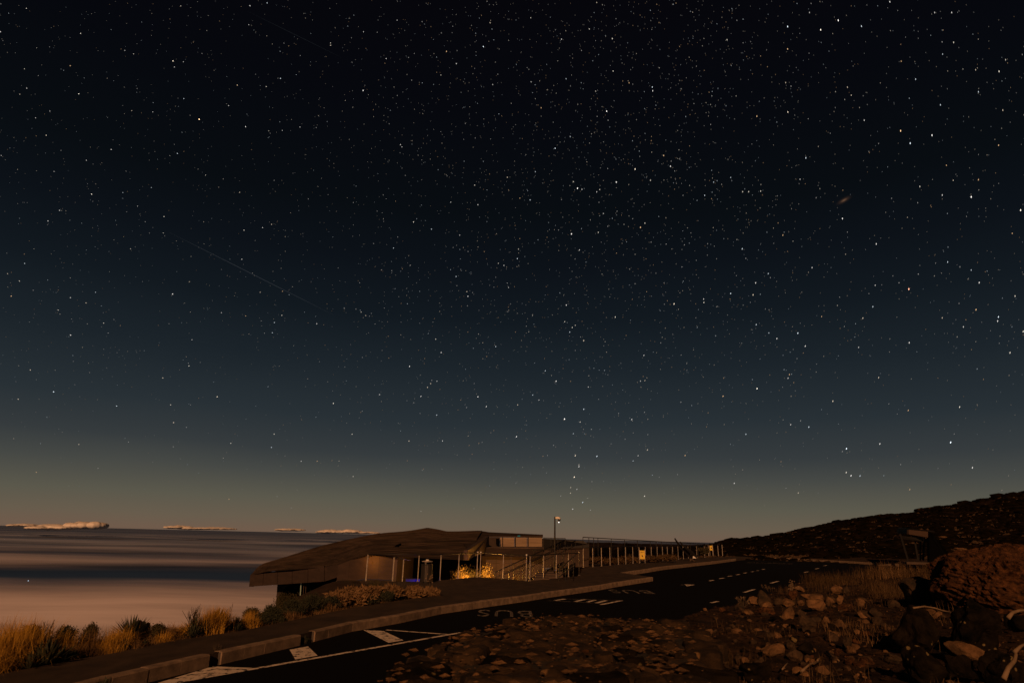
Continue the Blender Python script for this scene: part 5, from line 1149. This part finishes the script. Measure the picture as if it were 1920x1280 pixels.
for i, a in enumerate([('dark low bush at the pavement between golden fringe and flat spiky clump', 250, .22, 34, 22, 'leaf_dark'), ('rounded dark bush behind the golden arching leaves', 192, .8, 36, 40, 'leaf_dark'), ('dark bush tucked left of the fine upright golden tuft', 408, .3, 28, 30, 'leaf_dark'), ('dark scrub between low golden grass and the cantilever shrubs', 518, .35, 40, 26, 'leaf_dark'), ('brownish bush at the far end of the golden strip near the pillar', 532, .8, 34, 30, 'leaf_mid'), ('small dark bush between the straw tufts below the front wall', 704, .5, 34, 26, 'leaf_dark'), ('tiny dark bush right of the dark agaves at the pavement', 140, .12, 26, 24, 'leaf_dark')]):
    shrub(a[0], a[1], 0, a[3], a[4], a[5], n=2400, seed=140 + i, off=a[2])
for i, (px, w, h) in enumerate(((332, 24, 36), (344, 20, 34), (350, 14, 30))):
    c = BK(px, .9); k = (c - EYE).dot(f0) / F
    o = link('rock', rockmesh('rock', 900 + i, 3, 6, .12, M['rock'])); o.scale = (w * k * .5, w * k * .5, h * k * .5); o.location = c + Vector((0, 0, h * k * .42))
    tag(o, ('left', 'middle', 'right')[i] + ' of three rounded boulders on the bank skyline beside the round spiky plant', 'rock')
# weeds at kerb gaps
twigs('dark weed growing in the first kerb gap from the near corner', 406, 1248, 26, 44, n=30, seed=30, r=.007)
shrub('small leafy weed at the kerb gap beside the white painted block', 569, 1213, 18, 26, 'leaf_dark', n=900, seed=41, leaf=.018, stems=9)
shrub('leafy weed growing at the kerb foot between the two painted blocks', 644, 1190, 16, 16, 'leaf_dark', n=600, seed=42, leaf=.016, stems=7)
shrub('flat weed at the kerb foot below the plaza', 798, 1157, 24, 10, 'leaf_dark', n=700, seed=43, leaf=.02, stems=8)
# courtyard plants, lit by the floodlights
def yard(label, px, Y, wpx, ztop, mat, seed, n=3800, zb=-1.7, leaf=.03):
    c = P(px, 1090, Y); c.z = zb; k = Y / F
    h = ztop - zb; rr = random.Random(seed); root = thing('broom_bush', label, 'bush', c); w = wpx * k / 2; m = MB(); tips = []
    for s in range(16):
        a = rr.uniform(0, 6.28); q = rr.uniform(.1, .95); e = Vector((math.cos(a) * w * q, math.sin(a) * w * q, h * (1 - .35 * q * q) * rr.uniform(.8, 1))); mid = Vector((e.x * .35, e.y * .35, e.z * .5)); m.tube([(0, 0, 0), mid, e], [.03, .02, .005], 4, False); tips.append((mid, e))
    mesh('stem', m.v, m.f, M['twig_dark'], root); V = []; Fc = []
    for _ in range(n):
        mid, e = rr.choice(tips); t = rr.uniform(.1, 1.05); r_ = .09 * (w + .5); p = mid.lerp(e, t) + Vector((rr.gauss(0, r_), rr.gauss(0, r_), rr.gauss(0, r_)))
        d = Vector((rr.gauss(0, .6), rr.gauss(0, .6), rr.gauss(1, .6))).normalized(); s_ = d.orthogonal().normalized(); L_ = leaf * rr.uniform(.8, 2.2); i0 = len(V); V += [p - s_ * L_ * .2, p + d * L_, p + s_ * L_ * .2]; Fc.append((i0, i0 + 1, i0 + 2))
    mesh('foliage', V, Fc, M[mat], root)
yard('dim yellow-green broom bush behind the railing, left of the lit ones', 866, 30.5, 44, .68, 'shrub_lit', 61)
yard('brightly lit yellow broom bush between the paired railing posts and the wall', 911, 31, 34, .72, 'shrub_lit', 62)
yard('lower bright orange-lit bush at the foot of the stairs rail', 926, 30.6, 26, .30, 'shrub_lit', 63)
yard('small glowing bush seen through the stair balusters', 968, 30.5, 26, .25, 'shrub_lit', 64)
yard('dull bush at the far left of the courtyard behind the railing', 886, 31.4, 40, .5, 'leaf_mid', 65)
# bushes and grass behind the long railing
for i, a in enumerate([('dark round bush breaking the horizon left behind the long railing', 1128, 1050, 60, 24, 45), ('tall rounded dark bush in the middle behind the long railing', 1182, 1046, 34, 27, 50), ('dark low bush just left of the tall rounded one', 1150, 1047, 40, 16, 48), ('dark bush behind the larger yellow sign', 1206, 1050, 26, 26, 47),
    ('broad dark bush right of the larger yellow sign', 1240, 1046, 60, 16, 55), ('dark bush behind the leaning beams', 1284, 1042, 40, 13, 56), ('dark bush at the wing wall corner', 1100, 1056, 26, 22, 42), ('brown bush between the beams and smaller sign', 1318, 1040, 30, 12, 58)]):
    shrub(a[0], a[1], a[2], a[3], a[4], 'bush_far' if 'brown' not in a[0] else 'leaf_mid', n=2600, seed=80 + i, leaf=.035, Y=a[5])
for i, a in enumerate([('orange-brown grass patch left behind the long railing', 1118, 1052, 12), ('orange-brown grass patch behind the middle posts of the long railing', 1150, 1053, 12), ('low brown grass left of the larger yellow sign', 1180, 1050, 10), ('brown grass right of the larger yellow sign', 1222, 1049, 9), ('low brown grass near the leaning beams', 1250, 1047, 8)]):
    shrub(a[0], a[1], a[2] + 2, 50, 7, 'brown_grass', n=800, seed=90 + i, Y=40 + i * 1.5, leaf=.05, name='grass_patch', cat='grass', stems=22)
# right slope grass and twigs
for i, a in enumerate([('fine dry grass tuft in front of the far kerb, brightest of the right side', 1672, 1084, 30, 'dry_grass'), ('brown grass tuft left of the brightest one', 1640, 1086, 26, 'brown_grass'), ('brown grass behind the row of orange stones', 1580, 1096, 26, 'brown_grass'), ('thin brown grass at the rim above the car park', 1546, 1098, 18, 'brown_grass'),
    ('brown grass tuft between the row of stones and the brown boulder', 1650, 1112, 26, 'brown_grass'), ('dark grass below the shelter', 1720, 1086, 26, 'brown_grass'), ('brown grass tuft right above the lens-shaped rock', 1530, 1092, 20, 'brown_grass'), ('dark tufted grass left of the brown boulder', 1680, 1120, 22, 'brown_grass'), ('straw coloured tangle in the hollow at lower right', 1600, 1180, 22, 'dry_grass'), ('dry grass tuft near the bottom of the slope', 1380, 1236, 24, 'brown_grass'), ('sparse dry grass in the middle of the gravel', 1330, 1240, 22, 'brown_grass'), ('small dry grass tuft on the gravel right of the yellowish stone', 1395, 1190, 14, 'brown_grass'), ('tangled dead grass under the lichen-spotted boulder', 1660, 1205, 30, 'dry_grass'), ('orange-brown grass on the crest left of the red outcrop', 1748, 1070, 14, 'brown_grass'), ('dry stems at the bottom edge left of the dark rounded rock', 1366, 1278, 26, 'dry_grass')]):
    tuft(a[0], a[1], a[2], a[3], a[4], n=(380 if a[2] < 1130 else 110), spread=1.0, seed=110 + i, base=.3, w=.0045)
twigs('dry stalk topped with pale flower heads among the rocks', 1490, 1122, 20, 36, n=6, seed=50, mat='twig', heads='twig', r=.007)
twigs('dry weed with pale seed heads at the car park rim', 1392, 1140, 30, 22, n=14, seed=51, mat='twig_dark', heads='twig', r=.006)
twigs('small dry weed right of the painted dashes', 1440, 1108, 30, 12, n=12, seed=52, mat='twig_dark', heads='twig', r=.005)
def stick(label, pts, r, mat='twig', name='dead_branch', cat='branch', lift=.02, Y=None):
    q = [] if Y is None else [P(p[0], p[1], Y + .03 * k) for k, p in enumerate(pts)]
    if Y is not None: pts_ = []
    else: pts_ = pts
    for i, p in enumerate(pts_):
        c = GT(p[0], p[1]); dh = (p[2] if len(p) > 2 else 0); q.append(c + (EYE - c).normalized() * .02 + Vector((0, 0, lift + dh)))
    m = MB(); m.tube(q, [r * (1 - .5 * i / (len(q) - 1)) for i in range(len(q))], 7); o = mesh(name, [v - q[0] for v in m.v], m.f, M[mat], smooth=True, loc=q[0]); tag(o, label, cat)
stick('pale crooked stick lying in front of the black boulder', [(1712, 1139, .1), (1733, 1136, .1), (1752, 1139, .1), (1768, 1144, .1), (1783, 1147, .1)], .007, Y=5.2)
stick('pale curved driftwood arching at the right edge', [(1890, 1158, .25), (1898, 1148, .3), (1910, 1144, .3), (1925, 1143, .3)], .013, Y=4.3)
stick('twisted pale driftwood standing among dark rocks in the bottom right corner', [(1882, 1272, .1), (1890, 1252, .1), (1902, 1238, .12), (1905, 1226, .14), (1896, 1220, .15)], .013, Y=3.6)
stick('short pale driftwood piece above the twisted one', [(1902, 1222, .1), (1912, 1212, .12), (1922, 1206, .12)], .011, Y=3.8)
stick('thin pale twig slanting on the lower slope', [(1551, 1228), (1562, 1236), (1574, 1244)], .012)
stick('short bright twig right of the low rounded rock', [(1533, 1244), (1538, 1238)], .010)
stick('long dark dead stem crossing the lower left of the slope', [(1262, 1262, .05), (1280, 1236, .06), (1300, 1212, .05)], .009, 'twig_dark')
stick('curved pale twig near the foot of the wall', [(1262, 1196, .03), (1284, 1186, .05), (1298, 1196, .03)], .006)
stick('pale twig at the bottom edge right of the slope', [(1504, 1278, .05), (1520, 1262, .05), (1540, 1252, .03)], .01)
stick('forked dry twig at the bottom edge beside the dry stems', [(1468, 1268, .03), (1474, 1258, .03), (1480, 1254, .03)], .007)
# ground cover on the left bank, and scrub on the hill
def cover(name, pts, h, n, mat, label, cat, w=.006, spread=1.1, seed=7):
    rr = random.Random(seed); V = []; Fc = []
    for p in pts:
        v, f = blades(n, h * rr.uniform(.5, 1.2), spread, w, rr, .6, 3, base=.1); k = len(V); V += [Vector(a) + p for a in v]; Fc += [[i + k for i in q] for q in f]
    o = mesh(name, V, Fc, M[mat]); tag(o, label, cat, kind='stuff')
pts = []
for _ in range(1500):
    t = rs.random() ** .8; i = t * (len(S) - 2); k = int(i); p = S[k].lerp(S[k + 1], i - k); d = (S[k + 1] - S[k]).normalized(); nn = Vector((-d.y, d.x)); q = p + nn * (.12 + 2.2 * rs.random() ** 1.5)
    pts.append(Vector((q.x, q.y, H1(q.x, q.y) - .02)))
cover('bank_grass', pts[:850], .11, 26, 'brown_grass', 'low brown grass covering the bank left of the sidewalk', 'grass', w=.008)
cover('dry_bank_grass', pts[850:], .10, 22, 'dry_grass', 'dry straw grass covering the bank left of the sidewalk', 'grass', w=.007, seed=8)
pts = []
while len(pts) < 900:
    x, y = rs.uniform(1.5, 22), 5 * (34 / 5) ** rs.random()
    if inside(ROAD, np.array([x]), np.array([y]))[0] or dist(ROAD, np.array([x]), np.array([y]))[0] < .15: continue
    if y < 13 and rs.random() < .75: continue
    pts.append(Vector((x, y, H1(x, y))))
cover('slope_grass', pts, .16, 16, 'brown_grass', 'sparse brown grass on the ground right of the car park', 'grass', w=.006, seed=9)
# hillside scrub: lumpy bushes of leaf clumps, too many to count
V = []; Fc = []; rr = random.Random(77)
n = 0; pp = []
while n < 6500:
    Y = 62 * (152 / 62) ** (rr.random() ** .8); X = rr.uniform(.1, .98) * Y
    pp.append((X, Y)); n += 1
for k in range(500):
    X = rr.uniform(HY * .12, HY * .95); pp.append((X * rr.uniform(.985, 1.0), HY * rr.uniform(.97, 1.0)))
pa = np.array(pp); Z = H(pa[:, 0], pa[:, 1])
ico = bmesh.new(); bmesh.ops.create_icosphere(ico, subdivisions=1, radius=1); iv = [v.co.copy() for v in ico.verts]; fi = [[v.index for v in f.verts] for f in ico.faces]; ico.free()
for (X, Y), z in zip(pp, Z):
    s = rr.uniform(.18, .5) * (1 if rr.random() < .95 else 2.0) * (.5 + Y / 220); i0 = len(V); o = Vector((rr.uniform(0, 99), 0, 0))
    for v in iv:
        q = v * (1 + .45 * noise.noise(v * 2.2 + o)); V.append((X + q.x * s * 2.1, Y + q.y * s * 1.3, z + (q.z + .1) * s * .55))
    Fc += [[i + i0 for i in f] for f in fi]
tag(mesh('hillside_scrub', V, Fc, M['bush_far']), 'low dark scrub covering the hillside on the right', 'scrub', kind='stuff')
# dry grass patches on the hill between the scrub
V = []; Fc = []
for k in range(650):
    Y = 62 * (150 / 62) ** rr.random(); X = rr.uniform(.2, .98) * Y; z = H1(X, Y)
    for _ in range(6):
        a = rr.uniform(0, 6.28); h = rr.uniform(.08, .2); w = .4; x, y = X + rr.gauss(0, .6), Y + rr.gauss(0, .4); i0 = len(V)
        V += [(x - w, y, z - .1), (x + w, y, z - .1), (x + math.cos(a) * h * .6, y + math.sin(a) * h * .5, z + h)]; Fc.append((i0, i0 + 1, i0 + 2))
tag(mesh('hillside_grass', V, Fc, M['rock']), 'dull brown dry grass between the hillside scrub', 'grass', kind='stuff')
for o in bpy.data.objects:
    if '_w' in o: del o['_w']
